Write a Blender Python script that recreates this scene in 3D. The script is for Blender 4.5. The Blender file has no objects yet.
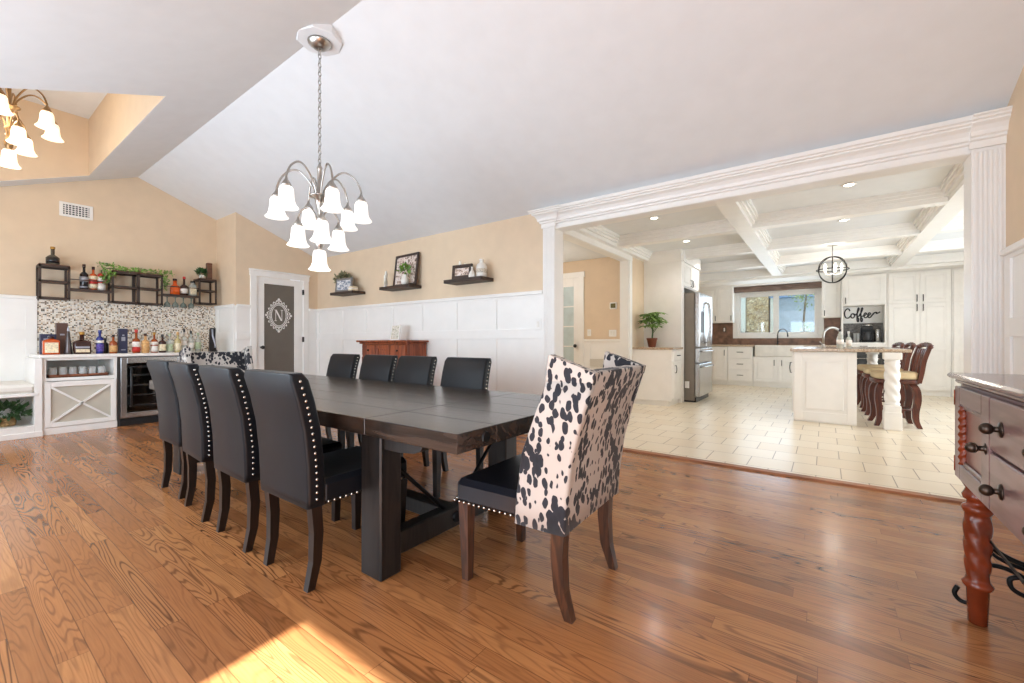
import bpy, math, random
from mathutils import Matrix, Vector
random.seed(7)
PI = math.pi
SC = bpy.context.scene
COL = SC.collection

# ------------------------------------------------------------------ camera
cam_d = bpy.data.cameras.new('camera')
cam = bpy.data.objects.new('camera', cam_d)
COL.objects.link(cam)
cam.location = (0, 0, 1.08)
cam.rotation_euler = (PI / 2, 0, math.atan(313 / 427))
cam_d.sensor_width = 36
cam_d.lens = 427 / 1024 * 36
cam_d.clip_start = 0.02
SC.camera = cam

# ------------------------------------------------------------------ world, sun, exposure
W = bpy.data.worlds.new('sky')
SC.world = W
W.use_nodes = True
bg = W.node_tree.nodes['Background']
bg.inputs[0].default_value = (0.72, 0.84, 1.0, 1)
bg.inputs[1].default_value = 2.8
SC.view_settings.view_transform = 'Standard'
SC.view_settings.look = 'None'
SC.view_settings.gamma = 1
SC.view_settings.use_curve_mapping = False
SC.view_settings.exposure = 0.0
SC.cycles.use_denoising = True
SC.cycles.max_bounces = 10
SC.cycles.diffuse_bounces = 6
SC.cycles.glossy_bounces = 4
SC.cycles.transmission_bounces = 6
SC.cycles.transparent_max_bounces = 12
SC.cycles.sample_clamp_indirect = 6.0
SC.cycles.caustics_reflective = False
SC.cycles.caustics_refractive = False


def light(name, kind, loc, power, color=(1, 1, 1), rot=(0, 0, 0), size=None, size_y=None, **kw):
    d = bpy.data.lights.new(name, kind)
    d.energy = power
    d.color = color
    if kind == 'AREA':
        d.size = size
        if size_y:
            d.shape = 'RECTANGLE'
            d.size_y = size_y
    elif kind == 'POINT':
        d.shadow_soft_size = size or 0.1
    elif kind == 'SPOT':
        d.shadow_soft_size = size or 0.05
        d.spot_size = kw.get('cone', 2.2)
        d.spot_blend = 0.6
    o = bpy.data.objects.new(name, d)
    o.location = loc
    o.rotation_euler = rot
    COL.objects.link(o)
    return o


sun_d = bpy.data.lights.new('sun', 'SUN')
sun_d.energy = 34.0
sun_d.angle = 0.02
sun_d.color = (0.94, 0.98, 1.0)
sun = bpy.data.objects.new('sun', sun_d)
sun.rotation_euler = Vector((-0.09, 0.996, -0.945)).to_track_quat('-Z', 'Y').to_euler()
COL.objects.link(sun)

DAY = (0.76, 0.89, 1.0)
# patio door daylight and two added unseen fills, all tilted up to the ceiling
light('daylight_patio_door', 'AREA', (-0.46, -1.27, 1.08), 52, DAY, (PI / 2 + .18, 0, 0), 1.9, 2.0)
light('added_fill_middle', 'AREA', (-3.7, -1.27, 1.35), 104, DAY, (PI / 2 + .18, 0, 0), 2.2, 1.5)
light('added_fill_far', 'AREA', (-6.0, -1.27, 1.35), 36, DAY, (PI / 2 + .18, 0, 0), 1.8, 1.5)
# daylight at the sink window, plus an unseen side fill added for brightness
light('daylight_sink_window', 'AREA', (-0.97, 12.15, 1.75), 18, DAY, (-PI / 2, 0, 0), 1.6, 1.0)
light('added_fill_kitchen_side', 'AREA', (3.05, 7.6, 1.3), 120, DAY, (0, PI / 2, 0), 2.0, 4.0)

# ------------------------------------------------------------------ materials


def lin(c):
    return tuple(((v / 255) / 12.92 if v / 255 <= .04045 else ((v / 255 + .055) / 1.055) ** 2.4) for v in c)


class N:
    """small node-graph helper"""

    def __init__(s, name):
        s.m = bpy.data.materials.new(name)
        s.m.use_nodes = True
        s.t = s.m.node_tree
        s.b = s.t.nodes['Principled BSDF']
        s.out = s.t.nodes['Material Output']

    def n(s, typ, **kw):
        x = s.t.nodes.new(typ)
        for k, v in kw.items():
            setattr(x, k, v)
        return x

    def l(s, a, b):
        s.t.links.new(a, b)

    def val(s, sock, v):
        if isinstance(v, bpy.types.NodeSocket):
            s.l(v, sock)
        else:
            sock.default_value = v

    def math(s, op, a, b=0.0, c=None):
        x = s.n('ShaderNodeMath', operation=op)
        s.val(x.inputs[0], a)
        s.val(x.inputs[1], b)
        if c is not None:
            s.val(x.inputs[2], c)
        return x.outputs[0]

    def obj(s):
        return s.n('ShaderNodeTexCoord').outputs['Object']

    def sep(s, v):
        x = s.n('ShaderNodeSeparateXYZ')
        s.l(v, x.inputs[0])
        return x.outputs

    def comb(s, x, y, z=0.0):
        c = s.n('ShaderNodeCombineXYZ')
        for i, v in enumerate((x, y, z)):
            s.val(c.inputs[i], v)
        return c.outputs[0]

    def scaled(s, v, sc):
        x = s.n('ShaderNodeMapping')
        s.l(v, x.inputs[0])
        x.inputs['Scale'].default_value = sc
        return x.outputs[0]

    def noise(s, v, scale, detail=3, rough=.5, dist=0.0):
        x = s.n('ShaderNodeTexNoise')
        s.l(v, x.inputs['Vector'])
        x.inputs['Scale'].default_value = scale
        x.inputs['Detail'].default_value = detail
        x.inputs['Roughness'].default_value = rough
        x.inputs['Distortion'].default_value = dist
        return x.outputs[0]

    def ramp(s, f, stops, const=False):
        x = s.n('ShaderNodeValToRGB')
        if const:
            x.color_ramp.interpolation = 'CONSTANT'
        e = x.color_ramp.elements
        while len(e) < len(stops):
            e.new(0.5)
        for el, (p, c) in zip(e, stops):
            el.position = p
            el.color = (*lin(c), 1)
        s.l(f, x.inputs[0])
        return x.outputs[0]

    def mix(s, f, a, b, mode='MIX'):
        x = s.n('ShaderNodeMix', data_type='RGBA', blend_type=mode)
        s.val(x.inputs[0], f)
        for i, v in ((6, a), (7, b)):
            s.val(x.inputs[i], v if isinstance(v, bpy.types.NodeSocket) else (*lin(v), 1))
        return x.outputs[2]

    def bump(s, h, strength=.3, dist=.01):
        x = s.n('ShaderNodeBump')
        x.inputs['Strength'].default_value = strength
        x.inputs['Distance'].default_value = dist
        s.l(h, x.inputs['Height'])
        s.l(x.outputs[0], s.b.inputs['Normal'])

    def set(s, **kw):
        for k, v in kw.items():
            s.val(s.b.inputs[k], v)
        return s.m


def plain(name, c, rough=.5, metal=0.0, var=.06, scale=6.0, bump=0.0, bscale=80, **kw):
    g = N(name)
    v = g.obj()
    f = g.noise(v, scale, 3)
    lo = tuple(max(0, x * (1 - var)) for x in c)
    hi = tuple(min(255, x * (1 + var)) for x in c)
    g.l(g.ramp(f, [(.3, lo), (.7, hi)]), g.b.inputs['Base Color'])
    if bump:
        g.bump(g.noise(v, bscale, 2), bump, .004)
    return g.set(Roughness=rough, Metallic=metal, **kw)


def wood(name, c1, c2, axis=0, scale=6.0, rough=.4, stretch=.12, coat=0.0, bump=.08):
    g = N(name)
    sc = [1, 1, 1]
    sc[axis] = stretch
    v = g.scaled(g.obj(), tuple(sc))
    a = g.noise(v, scale, 4, .55, .4)
    r = g.math('SINE', g.math('MULTIPLY', a, 42.0))
    r = g.math('MULTIPLY_ADD', r, .22, a)
    fine = g.noise(v, scale * 14, 2)
    f = g.math('MULTIPLY_ADD', fine, .35, r)
    g.l(g.ramp(f, [(.35, c1), (.95, c2)]), g.b.inputs['Base Color'])
    if bump:
        g.bump(f, bump, .003)
    return g.set(Roughness=rough, **({'Coat Weight': coat, 'Coat Roughness': .15} if coat else {}))


def emit(name, c, strength, base=(250, 246, 240)):
    g = N(name)
    v = g.obj()
    f = g.noise(v, 5, 2)
    g.l(g.ramp(f, [(.3, base), (.7, (255, 252, 248))]), g.b.inputs['Base Color'])
    return g.set(**{'Emission Color': (*lin(c), 1), 'Emission Strength': strength, 'Roughness': .4})


def pane(name, tint=(235, 242, 240), gloss=.08):
    g = N(name)
    tr = g.n('ShaderNodeBsdfTransparent')
    tr.inputs[0].default_value = (*lin(tint), 1)
    gl = g.n('ShaderNodeBsdfGlossy')
    gl.inputs['Roughness'].default_value = .03
    mx = g.n('ShaderNodeMixShader')
    fr = g.n('ShaderNodeFresnel')
    fr.inputs[0].default_value = 1.45
    g.l(g.math('MINIMUM', g.math('ADD', fr.outputs[0], gloss * .3), .9), mx.inputs[0])
    g.l(tr.outputs[0], mx.inputs[1])
    g.l(gl.outputs[0], mx.inputs[2])
    g.l(mx.outputs[0], g.out.inputs[0])
    return g.m


def floor_wood():
    g = N('oak_strip_floor')
    X, Y, Z = g.sep(g.obj())
    Wd, L = .083, 1.15
    yr = g.math('DIVIDE', Y, Wd)
    row = g.math('FLOOR', yr)
    wn = g.n('ShaderNodeTexWhiteNoise', noise_dimensions='1D')
    g.l(row, wn.inputs['W'])
    xs = g.math('MULTIPLY_ADD', wn.outputs[0], 7.31, g.math('DIVIDE', X, L))
    col = g.math('FLOOR', xs)
    w2 = g.n('ShaderNodeTexWhiteNoise', noise_dimensions='2D')
    g.l(g.comb(row, col), w2.inputs['Vector'])
    v = w2.outputs[0]
    off = g.math('MULTIPLY', v, 43.0)
    # cathedral grain: contour lines of a stretched noise
    nz = g.noise(g.comb(g.math('MULTIPLY_ADD', X, 1.1, off), g.math('MULTIPLY_ADD', Y, 11.0, off), off), 1.0, 1.5, .4, .15)
    ring = g.math('SINE', g.math('MULTIPLY', nz, 110.0))
    ring = g.math('POWER', g.math('SMOOTH_MAX', ring, 0.0, .2), 1.6)
    ring = g.math('MULTIPLY', ring, g.math('MULTIPLY_ADD', g.math('POWER', g.sep(w2.outputs['Color'])[1], 1.5), 1.0, .25))
    fine = g.noise(g.comb(g.math('MULTIPLY', X, 7.0), g.math('MULTIPLY', Y, 170.0), off), 1.0, 2)
    big = g.noise(g.comb(X, g.math('MULTIPLY', Y, 2.5), off), 1.3, 2)
    base = g.ramp(v, [(0, (150, 96, 56)), (.45, (180, 119, 72)), (.8, (192, 132, 82)), (1, (162, 106, 64))])
    base = g.mix(g.math('MULTIPLY', ring, .75), base, (84, 48, 28))
    base = g.mix(g.math('MULTIPLY', g.math('SUBTRACT', fine, .35), .55), base, (84, 48, 26))
    base = g.mix(g.math('MULTIPLY', g.math('GREATER_THAN', big, .66), .18), base, (80, 50, 32))
    fy = g.math('FRACT', yr)
    fx = g.math('FRACT', xs)
    gy = g.math('MAXIMUM', g.math('LESS_THAN', fy, .018), g.math('GREATER_THAN', fy, .982))
    gx = g.math('LESS_THAN', fx, .002)
    gap = g.math('MAXIMUM', gy, gx)
    g.l(g.mix(g.math('MULTIPLY', gap, .55), base, (62, 34, 20)), g.b.inputs['Base Color'])
    h = g.math('MULTIPLY_ADD', gap, -1.0, g.math('MULTIPLY', fine, .25))
    g.bump(h, .12, .002)
    return g.set(Roughness=.27, **{'Coat Weight': .15, 'Coat Roughness': .12})


def tile_floor():
    g = N('cream_floor_tile')
    X, Y, Z = g.sep(g.obj())
    br = g.n('ShaderNodeTexBrick')
    br.offset = .5
    g.l(g.comb(g.math('ADD', X, .06), g.math('ADD', Y, -.03)), br.inputs['Vector'])
    br.inputs['Scale'].default_value = 1.0
    br.inputs['Brick Width'].default_value = .33
    br.inputs['Row Height'].default_value = .35
    br.inputs['Mortar Size'].default_value = .004
    br.inputs['Color1'].default_value = (*lin((238, 227, 207)), 1)
    br.inputs['Color2'].default_value = (*lin((230, 215, 190)), 1)
    br.inputs['Mortar'].default_value = (*lin((150, 130, 108)), 1)
    nz = g.noise(g.obj(), 3.0, 4)
    g.l(g.mix(g.math('MULTIPLY', nz, .25), br.outputs[0], (214, 196, 166)), g.b.inputs['Base Color'])
    g.bump(g.math('MULTIPLY', br.outputs['Fac'], -1.0), .25, .003)
    return g.set(Roughness=.3)


def mosaic():
    g = N('mosaic_tile')
    X, Y, Z = g.sep(g.obj())
    S = .0165
    y, z = g.math('DIVIDE', Y, S), g.math('DIVIDE', Z, S)
    wn = g.n('ShaderNodeTexWhiteNoise', noise_dimensions='2D')
    g.l(g.comb(g.math('FLOOR', y), g.math('FLOOR', z)), wn.inputs['Vector'])
    c = g.ramp(wn.outputs[0], [(0, (240, 233, 222)), (.40, (222, 208, 188)), (.60, (190, 165, 135)), (.72, (120, 100, 82)), (.82, (66, 58, 52)), (.90, (205, 205, 200))], True)
    fy, fz = g.math('FRACT', y), g.math('FRACT', z)
    gap = g.math('MAXIMUM', g.math('LESS_THAN', fy, .1), g.math('LESS_THAN', fz, .1))
    g.l(g.mix(gap, c, (206, 196, 182)), g.b.inputs['Base Color'])
    g.bump(g.math('MULTIPLY', gap, -1.0), .3, .002)
    return g.set(Roughness=.2)


def cowhide():
    g = N('cowhide_print')
    o = g.obj()
    wob = g.n('ShaderNodeTexNoise')
    g.l(o, wob.inputs['Vector'])
    wob.inputs['Scale'].default_value = 24
    wob.inputs['Detail'].default_value = 1
    va = g.n('ShaderNodeVectorMath', operation='MULTIPLY_ADD')
    g.l(wob.outputs['Color'], va.inputs[0])
    va.inputs[1].default_value = (.02, .02, .03)
    g.l(o, va.inputs[2])
    vo = g.n('ShaderNodeTexVoronoi')
    g.l(g.scaled(va.outputs[0], (1, 1, .58)), vo.inputs['Vector'])
    vo.inputs['Scale'].default_value = 39
    b = g.noise(g.scaled(o, (1, 1, .6)), 7.0, 1, .5, 0)
    thr = g.math('MULTIPLY_ADD', b, 1.15, -.085)
    f = g.math('SUBTRACT', thr, vo.outputs['Distance'])
    c = g.ramp(g.math('ADD', f, .5), [(0, (188, 181, 174)), (.48, (188, 181, 174)), (.52, (36, 38, 47)), (1, (26, 28, 36))])
    g.l(c, g.b.inputs['Base Color'])
    g.bump(g.noise(o, 300, 2), .1, .002)
    return g.set(Roughness=.85, **{'Sheen Weight': .1})


def granite():
    g = N('speckled_granite')
    o = g.obj()
    f = g.noise(o, 55, 4, .7)
    g.l(g.ramp(f, [(.3, (104, 84, 70)), (.45, (178, 154, 130)), (.6, (206, 188, 166)), (.75, (150, 122, 100))]), g.b.inputs['Base Color'])
    return g.set(Roughness=.15)


def stone():
    g = N('fieldstone')
    o = g.obj()
    vo = g.n('ShaderNodeTexVoronoi')
    g.l(g.scaled(o, (1, 1, 1.6)), vo.inputs['Vector'])
    vo.inputs['Scale'].default_value = 13
    ve = g.n('ShaderNodeTexVoronoi', feature='DISTANCE_TO_EDGE')
    g.l(g.scaled(o, (1, 1, 1.6)), ve.inputs['Vector'])
    ve.inputs['Scale'].default_value = 13
    r = g.sep(vo.outputs['Color'])[0]
    c = g.ramp(r, [(0, (164, 128, 92)), (.35, (222, 192, 152)), (.7, (194, 164, 134)), (1, (240, 218, 186))])
    g.l(g.mix(g.math('LESS_THAN', ve.outputs[0], .05), c, (110, 96, 82)), g.b.inputs['Base Color'])
    return g.set(Roughness=.9)


def picture(name, cols, scale=16):
    g = N(name)
    f = g.noise(g.obj(), scale, 2, .6, .6)
    n = len(cols)
    g.l(g.ramp(f, [(.28 + .44 * i / (n - 1), c) for i, c in enumerate(cols)]), g.b.inputs['Base Color'])
    return g.set(Roughness=.25)


WHITE = plain('white_trim_paint', (240, 238, 234), .38, var=.008)
CEILW = plain('ceiling_paint', (229, 231, 233), .9, var=.008)
BEIGE = plain('beige_wall_paint', (222, 200, 172), .85, var=.012)
CREAM = plain('cream_cabinet_paint', (243, 240, 235), .35, var=.01)
GREYP = plain('grey_panel_paint', (196, 190, 176), .5, var=.02)
M_FLOOR = floor_wood()
M_TILE = tile_floor()
M_MOS = mosaic()
M_COW = cowhide()
M_GRAN = granite()
M_STONE = stone()
BLKL = plain('blue_black_velvet', (11, 14, 20), .45, var=.25, scale=5, bump=.05, bscale=260, **{'Sheen Weight': .04, 'Sheen Roughness': .4, 'Specular IOR Level': .28})
LEATH = plain('black_leather', (22, 24, 31), .3, var=.12, scale=9, bump=.06, bscale=180)
ESPR = wood('espresso_leg_wood', (20, 12, 9), (34, 22, 16), 2, 14, .35)
WALN = wood('brown_leg_wood', (44, 26, 18), (88, 54, 36), 2, 12, .32)
TABW = wood('black_brown_table_wood', (28, 22, 18), (62, 50, 42), 0, 7, .24, .1, .2, .15)
TABV = wood('black_table_leg_wood', (15, 13, 13), (36, 32, 30), 2, 9, .42, .1)
IRON = plain('black_iron', (20, 20, 21), .5, .6, var=.1)
NAIL = plain('nickel_nails', (190, 186, 178), .25, 1.0, var=.02)
NICK = plain('brushed_nickel', (176, 172, 166), .28, 1.0, var=.03)
STEEL = plain('stainless_steel', (186, 186, 186), .26, 1.0, var=.03, scale=3)
DSTEEL = plain('fridge_side_grey', (128, 118, 106), .45, .3, var=.03)
GLOWW = emit('lit_frosted_glass', (255, 249, 240), 0.85)
GLOWA = emit('lit_warm_frosted_glass', (255, 226, 190), 1.0)
GLOWD = emit('lit_downlight', (255, 244, 226), 12)
GLASS = N('clear_glass').set(**{'Base Color': (.95, .97, .97, 1), 'Roughness': .02, 'Transmission Weight': 1.0, 'IOR': 1.3})
PANE = pane('window_pane_glass')
COOLG = pane('cooler_door_glass', (206, 208, 210), .1)
DKGL = plain('dark_frosted_glass', (108, 101, 92), .45, var=.02)
HALLG = plain('pale_blue_frosted_glass', (190, 206, 208), .35, var=.04)
RACKM = plain('dark_bronze_metal', (72, 60, 54), .5, .4, var=.08)
RACKW = wood('rack_shelf_wood', (74, 46, 34), (116, 78, 58), 1, 12, .5)
SHELFW = wood('dark_shelf_wood', (40, 28, 22), (70, 52, 42), 0, 10, .5)
CHERRY = wood('cherry_cabinet_wood', (104, 46, 22), (158, 80, 44), 2, 6, .35)
MAHOG = wood('mahogany_wood', (58, 26, 18), (98, 48, 32), 2, 8, .42, .12)
SIDEB = wood('plum_brown_wood', (104, 78, 76), (132, 104, 102), 1, 6, .34, .12, .2, .04)
LEGTW = plain('red_brown_turned_wood', (124, 52, 26), .25, var=.15, scale=12)
VALW = wood('rustic_valance_wood', (92, 72, 62), (134, 110, 96), 0, 8, .6)
SLATE = plain('brown_slate_splash', (124, 92, 74), .4, var=.2, scale=9)
CUSH = plain('white_cushion', (236, 232, 224), .9, var=.02, bump=.1)
TAN = plain('tan_seat_cushion', (214, 190, 150), .7, var=.05)
LEAF = plain('green_leaf', (112, 150, 66), .5, var=.3, scale=14)
LEAFD = plain('dark_green_leaf', (56, 88, 46), .55, var=.35, scale=14)
LEAFS = plain('sage_leaf', (124, 122, 92), .7, var=.3, scale=20)
TERRA = plain('terracotta_pot', (132, 78, 54), .7, var=.1)
CERAM = plain('white_ceramic', (230, 226, 218), .3, var=.04)
BLACK = plain('black_plastic', (22, 22, 24), .35, var=.1)
DGREY = plain('dark_grey', (62, 62, 64), .4, var=.1)
PLATE = plain('white_plastic_plate', (238, 236, 232), .3, var=.01)
WAXW = plain('cream_candle_wax', (242, 236, 222), .5, var=.02)
PHOTO1 = picture('family_photo_print', [(60, 52, 54), (150, 130, 120), (214, 190, 176), (236, 228, 222), (130, 70, 70)], 26)
PHOTO2 = picture('cool_photo_print', [(70, 80, 100), (140, 150, 166), (214, 216, 220), (236, 234, 232)], 30)
PHOTO3 = picture('pale_photo_print', [(120, 124, 96), (206, 200, 184), (232, 226, 216), (96, 92, 70)], 34)

# ------------------------------------------------------------------ mesh collector


class MB:
    def __init__(s):
        s.v, s.f, s.sm = [], [], []

    def add(s, vs, fs, smooth=False):
        o = len(s.v)
        s.v += [tuple(v) for v in vs]
        s.f += [tuple(i + o for i in f) for f in fs]
        s.sm += [smooth] * len(fs)
        return s

    def box(s, x0, y0, z0, x1, y1, z1, b=0.0):
        x0, x1 = min(x0, x1), max(x0, x1)
        y0, y1 = min(y0, y1), max(y0, y1)
        z0, z1 = min(z0, z1), max(z0, z1)
        b = min(b, (x1 - x0) * .45, (y1 - y0) * .45, (z1 - z0) * .45)
        lo, hi = (x0, y0, z0), (x1, y1, z1)
        if b <= 0:
            vs = [(hi[0] if i & 1 else lo[0], hi[1] if i & 2 else lo[1], hi[2] if i & 4 else lo[2]) for i in range(8)]
            return s.add(vs, [(0, 2, 3, 1), (4, 5, 7, 6), (0, 1, 5, 4), (2, 6, 7, 3), (0, 4, 6, 2), (1, 3, 7, 5)])
        vs, ix = [], {}
        for i in range(8):
            sg = [1 if i & (1 << k) else -1 for k in range(3)]
            for a in range(3):
                p = []
                for k in range(3):
                    e = hi[k] if sg[k] > 0 else lo[k]
                    p.append(e if k == a else e - sg[k] * b)
                ix[(i, a)] = len(vs)
                vs.append(p)
        fs = []
        for a in range(3):
            u, w = (a + 1) % 3, (a + 2) % 3
            for side in (0, 1):
                q = [(side << a) | (p << u) | (r << w) for p, r in ((0, 0), (1, 0), (1, 1), (0, 1))]
                f = [ix[(c, a)] for c in q]
                fs.append(f if side else f[::-1])
            # edges running along axis a
            for p in (0, 1):
                for r in (0, 1):
                    c0 = (p << u) | (r << w)
                    c1 = c0 | (1 << a)
                    f = [ix[(c0, u)], ix[(c1, u)], ix[(c1, w)], ix[(c0, w)]]
                    fs.append(f if (p ^ r) else f[::-1])
        for i in range(8):
            f = [ix[(i, 0)], ix[(i, 1)], ix[(i, 2)]]
            fs.append(f if bin(i).count('1') % 2 else f[::-1])
        return s.add(vs, fs)

    def loft(s, loops, cap=True, smooth=False, closed=True):
        n = len(loops[0])
        vs = [p for l in loops for p in l]
        fs = []
        for i in range(len(loops) - 1):
            for j in range(n if closed else n - 1):
                k = (j + 1) % n
                fs.append((i * n + j, i * n + k, (i + 1) * n + k, (i + 1) * n + j))
        s.add(vs, fs, smooth)
        if cap:
            o = len(s.v) - len(vs)
            s.f += [tuple(o + j for j in range(n))[::-1], tuple(o + (len(loops) - 1) * n + j for j in range(n))]
            s.sm += [False, False]
        return s

    def lathe(s, prof, c=(0, 0, 0), n=16, smooth=True, cap=True):
        loops = [[(c[0] + r * math.cos(2 * PI * j / n), c[1] + r * math.sin(2 * PI * j / n), c[2] + z) for j in range(n)] for r, z in prof]
        return s.loft(loops, cap, smooth)

    def tube(s, pts, r, n=8, smooth=True, cap=True, ph=0.0):
        pts = [Vector(p) for p in pts]
        rs = r if isinstance(r, (list, tuple)) else [r] * len(pts)
        loops = []
        up = None
        for i, p in enumerate(pts):
            d = (pts[min(i + 1, len(pts) - 1)] - pts[max(i - 1, 0)])
            if d.length < 1e-9:
                d = Vector((0, 0, 1))
            d.normalize()
            if up is None:
                up = Vector((0, 0, 1)) if abs(d.z) < .9 else Vector((1, 0, 0))
            a = d.cross(up)
            if a.length < 1e-6:
                a = d.cross(Vector((0.3, 1, 0.1)))
            a.normalize()
            b = a.cross(d).normalized()
            up = b
            loops.append([p + rs[i] * (math.cos(2 * PI * j / n + ph) * a + math.sin(2 * PI * j / n + ph) * b) for j in range(n)])
        return s.loft(loops, cap, smooth)

    def bar(s, p, q, w, h=None):
        """square bar between two points"""
        return s.tube([p, q], w * .7071, 4, False, True, PI / 4)

    def leg(s, pts, ws):
        """square leg: axis-aligned sections at the given points"""
        return s.loft([[(p[0] + sx * w / 2, p[1] + sy * w / 2, p[2]) for sx, sy in ((-1, -1), (1, -1), (1, 1), (-1, 1))] for p, w in zip(pts, ws)])

    def rrect(s, secs, smooth=True):
        """loft of rounded rectangles (cx, cy, hx, hy, z, r)"""
        loops = []
        for cx, cy, hx, hy, z, r in secs:
            l = []
            for qx, qy, a0 in ((1, 1, 0), (-1, 1, PI / 2), (-1, -1, PI), (1, -1, 1.5 * PI)):
                for i in range(4):
                    a = a0 + i * PI / 6
                    l.append((cx + qx * (hx - r) + r * math.cos(a), cy + qy * (hy - r) + r * math.sin(a), z))
            loops.append(l)
        return s.loft(loops, True, smooth)

    def prism(s, poly, a0, a1, axis=2):
        """extrude a 2-D polygon along an axis"""
        def P(u, v, a):
            return ((a, u, v), (u, a, v), (u, v, a))[axis]
        return s.loft([[P(u, v, a0) for u, v in poly], [P(u, v, a1) for u, v in poly]])

    def ball(s, c, r, n=10, m=6, sz=1.0):
        prof = [(max(r * math.sin(PI * i / m), r * .02), -r * sz * math.cos(PI * i / m)) for i in range(m + 1)]
        return s.lathe(prof, c, n)

    def xf(s, mat):
        s.v = [tuple(mat @ Vector(v)) for v in s.v]
        return s

    def build(s, name, mat, parent=None):
        me = bpy.data.meshes.new(name)
        off = OFF.get(parent.name) if parent is not None else None
        vs = s.v
        if off:
            vs = [(v[0] - off[0], v[1] - off[1], v[2] - off[2]) for v in vs]
        me.from_pydata(vs, [], s.f)
        me.materials.append(mat)
        me.polygons.foreach_set('use_smooth', s.sm)
        import bmesh
        bm = bmesh.new()
        bm.from_mesh(me)
        bmesh.ops.recalc_face_normals(bm, faces=bm.faces)
        bm.to_mesh(me)
        bm.free()
        o = bpy.data.objects.new(name, me)
        COL.objects.link(o)
        if parent is not None:
            o.parent = parent
            if off:
                OFF[o.name] = off
        return o


OFF = {}


def tag(o, label, cat, group=None, kind=None):
    o['label'] = label
    o['category'] = cat
    if group:
        o['group'] = group
    if kind:
        o['kind'] = kind
    return o


def thing(name, label, cat, loc=(0, 0, 0), rz=0.0, group=None, world=False, kind=None):
    o = bpy.data.objects.new(name, None)
    o.empty_display_size = .1
    COL.objects.link(o)
    o.location = loc
    o.rotation_euler = (0, 0, rz)
    tag(o, label, cat, group, kind)
    if world:
        OFF[o.name] = tuple(loc)
    return o


def struct(name, mb, mat, label, cat):
    return tag(mb.build(name, mat), label, cat, kind='structure')


def dup(root, loc, rz, label, group=None):
    r = root.copy()
    COL.objects.link(r)
    r.location = loc
    r.rotation_euler = (0, 0, rz)
    r['label'] = label
    if group:
        r['group'] = group
    for ch in list(root.children):
        c = ch.copy()
        COL.objects.link(c)
        c.parent = r
        for g in ch.children:
            d = g.copy()
            COL.objects.link(d)
            d.parent = c
    return r


def spline(pts, k=6):
    """Catmull-Rom through points"""
    P = [Vector(p) for p in pts]
    P = [2 * P[0] - P[1]] + P + [2 * P[-1] - P[-2]]
    out = []
    for i in range(1, len(P) - 2):
        for j in range(k):
            t = j / k
            a, b, c, d = P[i - 1:i + 3]
            out.append(.5 * ((2 * b) + (c - a) * t + (2 * a - 5 * b + 4 * c - d) * t * t + (3 * b - a - 3 * c + d) * t ** 3))
    out.append(P[-2])
    return out


class Fr:
    """axis-aligned face frame: u along the face, v up, n outward"""

    def __init__(s, o, U, Nn):
        s.o, s.U, s.N = Vector(o), Vector(U), Vector(Nn)

    def p(s, u, v, n):
        return s.o + s.U * u + Vector((0, 0, v)) + s.N * n

    def box(s, m, u0, v0, n0, u1, v1, n1, b=0.0):
        a, c = s.p(u0, v0, n0), s.p(u1, v1, n1)
        return m.box(*a, *c, b)


def panel_front(fr, u0, v0, u1, v1, n=0.0, rail=.06, raised=True):
    m = MB()
    fr.box(m, u0, v0, n, u1, v1, n + .012)
    if u1 - u0 > .2 and v1 - v0 > .2 and raised:
        for a in ((u0, v0, u0 + rail, v1), (u1 - rail, v0, u1, v1), (u0 + rail, v0, u1 - rail, v0 + rail), (u0 + rail, v1 - rail, u1 - rail, v1)):
            fr.box(m, a[0], a[1], n + .011, a[2], a[3], n + .022, .003)
        k = rail + .025
        fr.box(m, u0 + k, v0 + k, n + .010, u1 - k, v1 - k, n + .021, .008)
    else:
        fr.box(m, u0 + .004, v0 + .004, n + .011, u1 - .004, v1 - .004, n + .021, .004)
    return m


def pull(fr, u, v, n, length=.1, vert=True):
    m = MB()
    h = length / 2
    if vert:
        pts = [fr.p(u, v - h, n), fr.p(u, v - h, n + .025), fr.p(u, v, n + .032), fr.p(u, v + h, n + .025), fr.p(u, v + h, n)]
    else:
        pts = [fr.p(u - h, v, n), fr.p(u - h, v, n + .025), fr.p(u, v, n + .032), fr.p(u + h, v, n + .025), fr.p(u + h, v, n)]
    return m.tube(pts, .007, 6)


FN, FE, FW = (0, -1, 0), (1, 0, 0), (-1, 0, 0)
UX, UY = (1, 0, 0), (0, 1, 0)

# ------------------------------------------------------------------ the room shell
YB, RY, RZ, SL = 4.12, 1.8, 3.48, .3987
XL, XD, XR, YN = -8.1, -7.35, .936, -1.3


def cz(y):
    return RZ - SL * abs(y - RY)


struct('floor', MB().box(-8.3, YN - .1, -.1, 1.06, YB, 0), M_FLOOR, 'glossy reddish brown oak strip floor of the dining room', 'floor')
struct('roof_sun_block', MB().box(-8.4, -4.6, 2.26, -2.0, YN - .1, 2.36), plain('sun_block_roof', (170, 160, 150), .8), 'added unseen roof slab blocking sun from the left openings', 'roof')  # unseen slab added to keep the sun out of the left openings
struct('wall_sun_block', MB().box(-6.3, YB + .3, 2.85, 3.4, 12.5, 6.2), plain('sun_block_paint', (216, 212, 204), .8), 'added unseen block above the kitchen shading the neighbouring house', 'wall')  # unseen block added to shade the view outside the sink window
struct('floor_kitchen', MB().box(-6.2, YB, -.1, 3.3, 12.55, 0), M_TILE, 'cream tile floor of the kitchen beyond the wide opening', 'floor')
m = MB().loft([[(x, 4.05, 0), (x, 4.06, .014), (x, 4.115, .018), (x, 4.135, .004), (x, 4.135, 0)] for x in (-2.4, .77)])
struct('trim_1', m, wood('threshold_wood', (120, 72, 44), (168, 108, 70), 0, 6, .35), 'brown wood threshold strip between oak floor and cream tiles', 'threshold')

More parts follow.
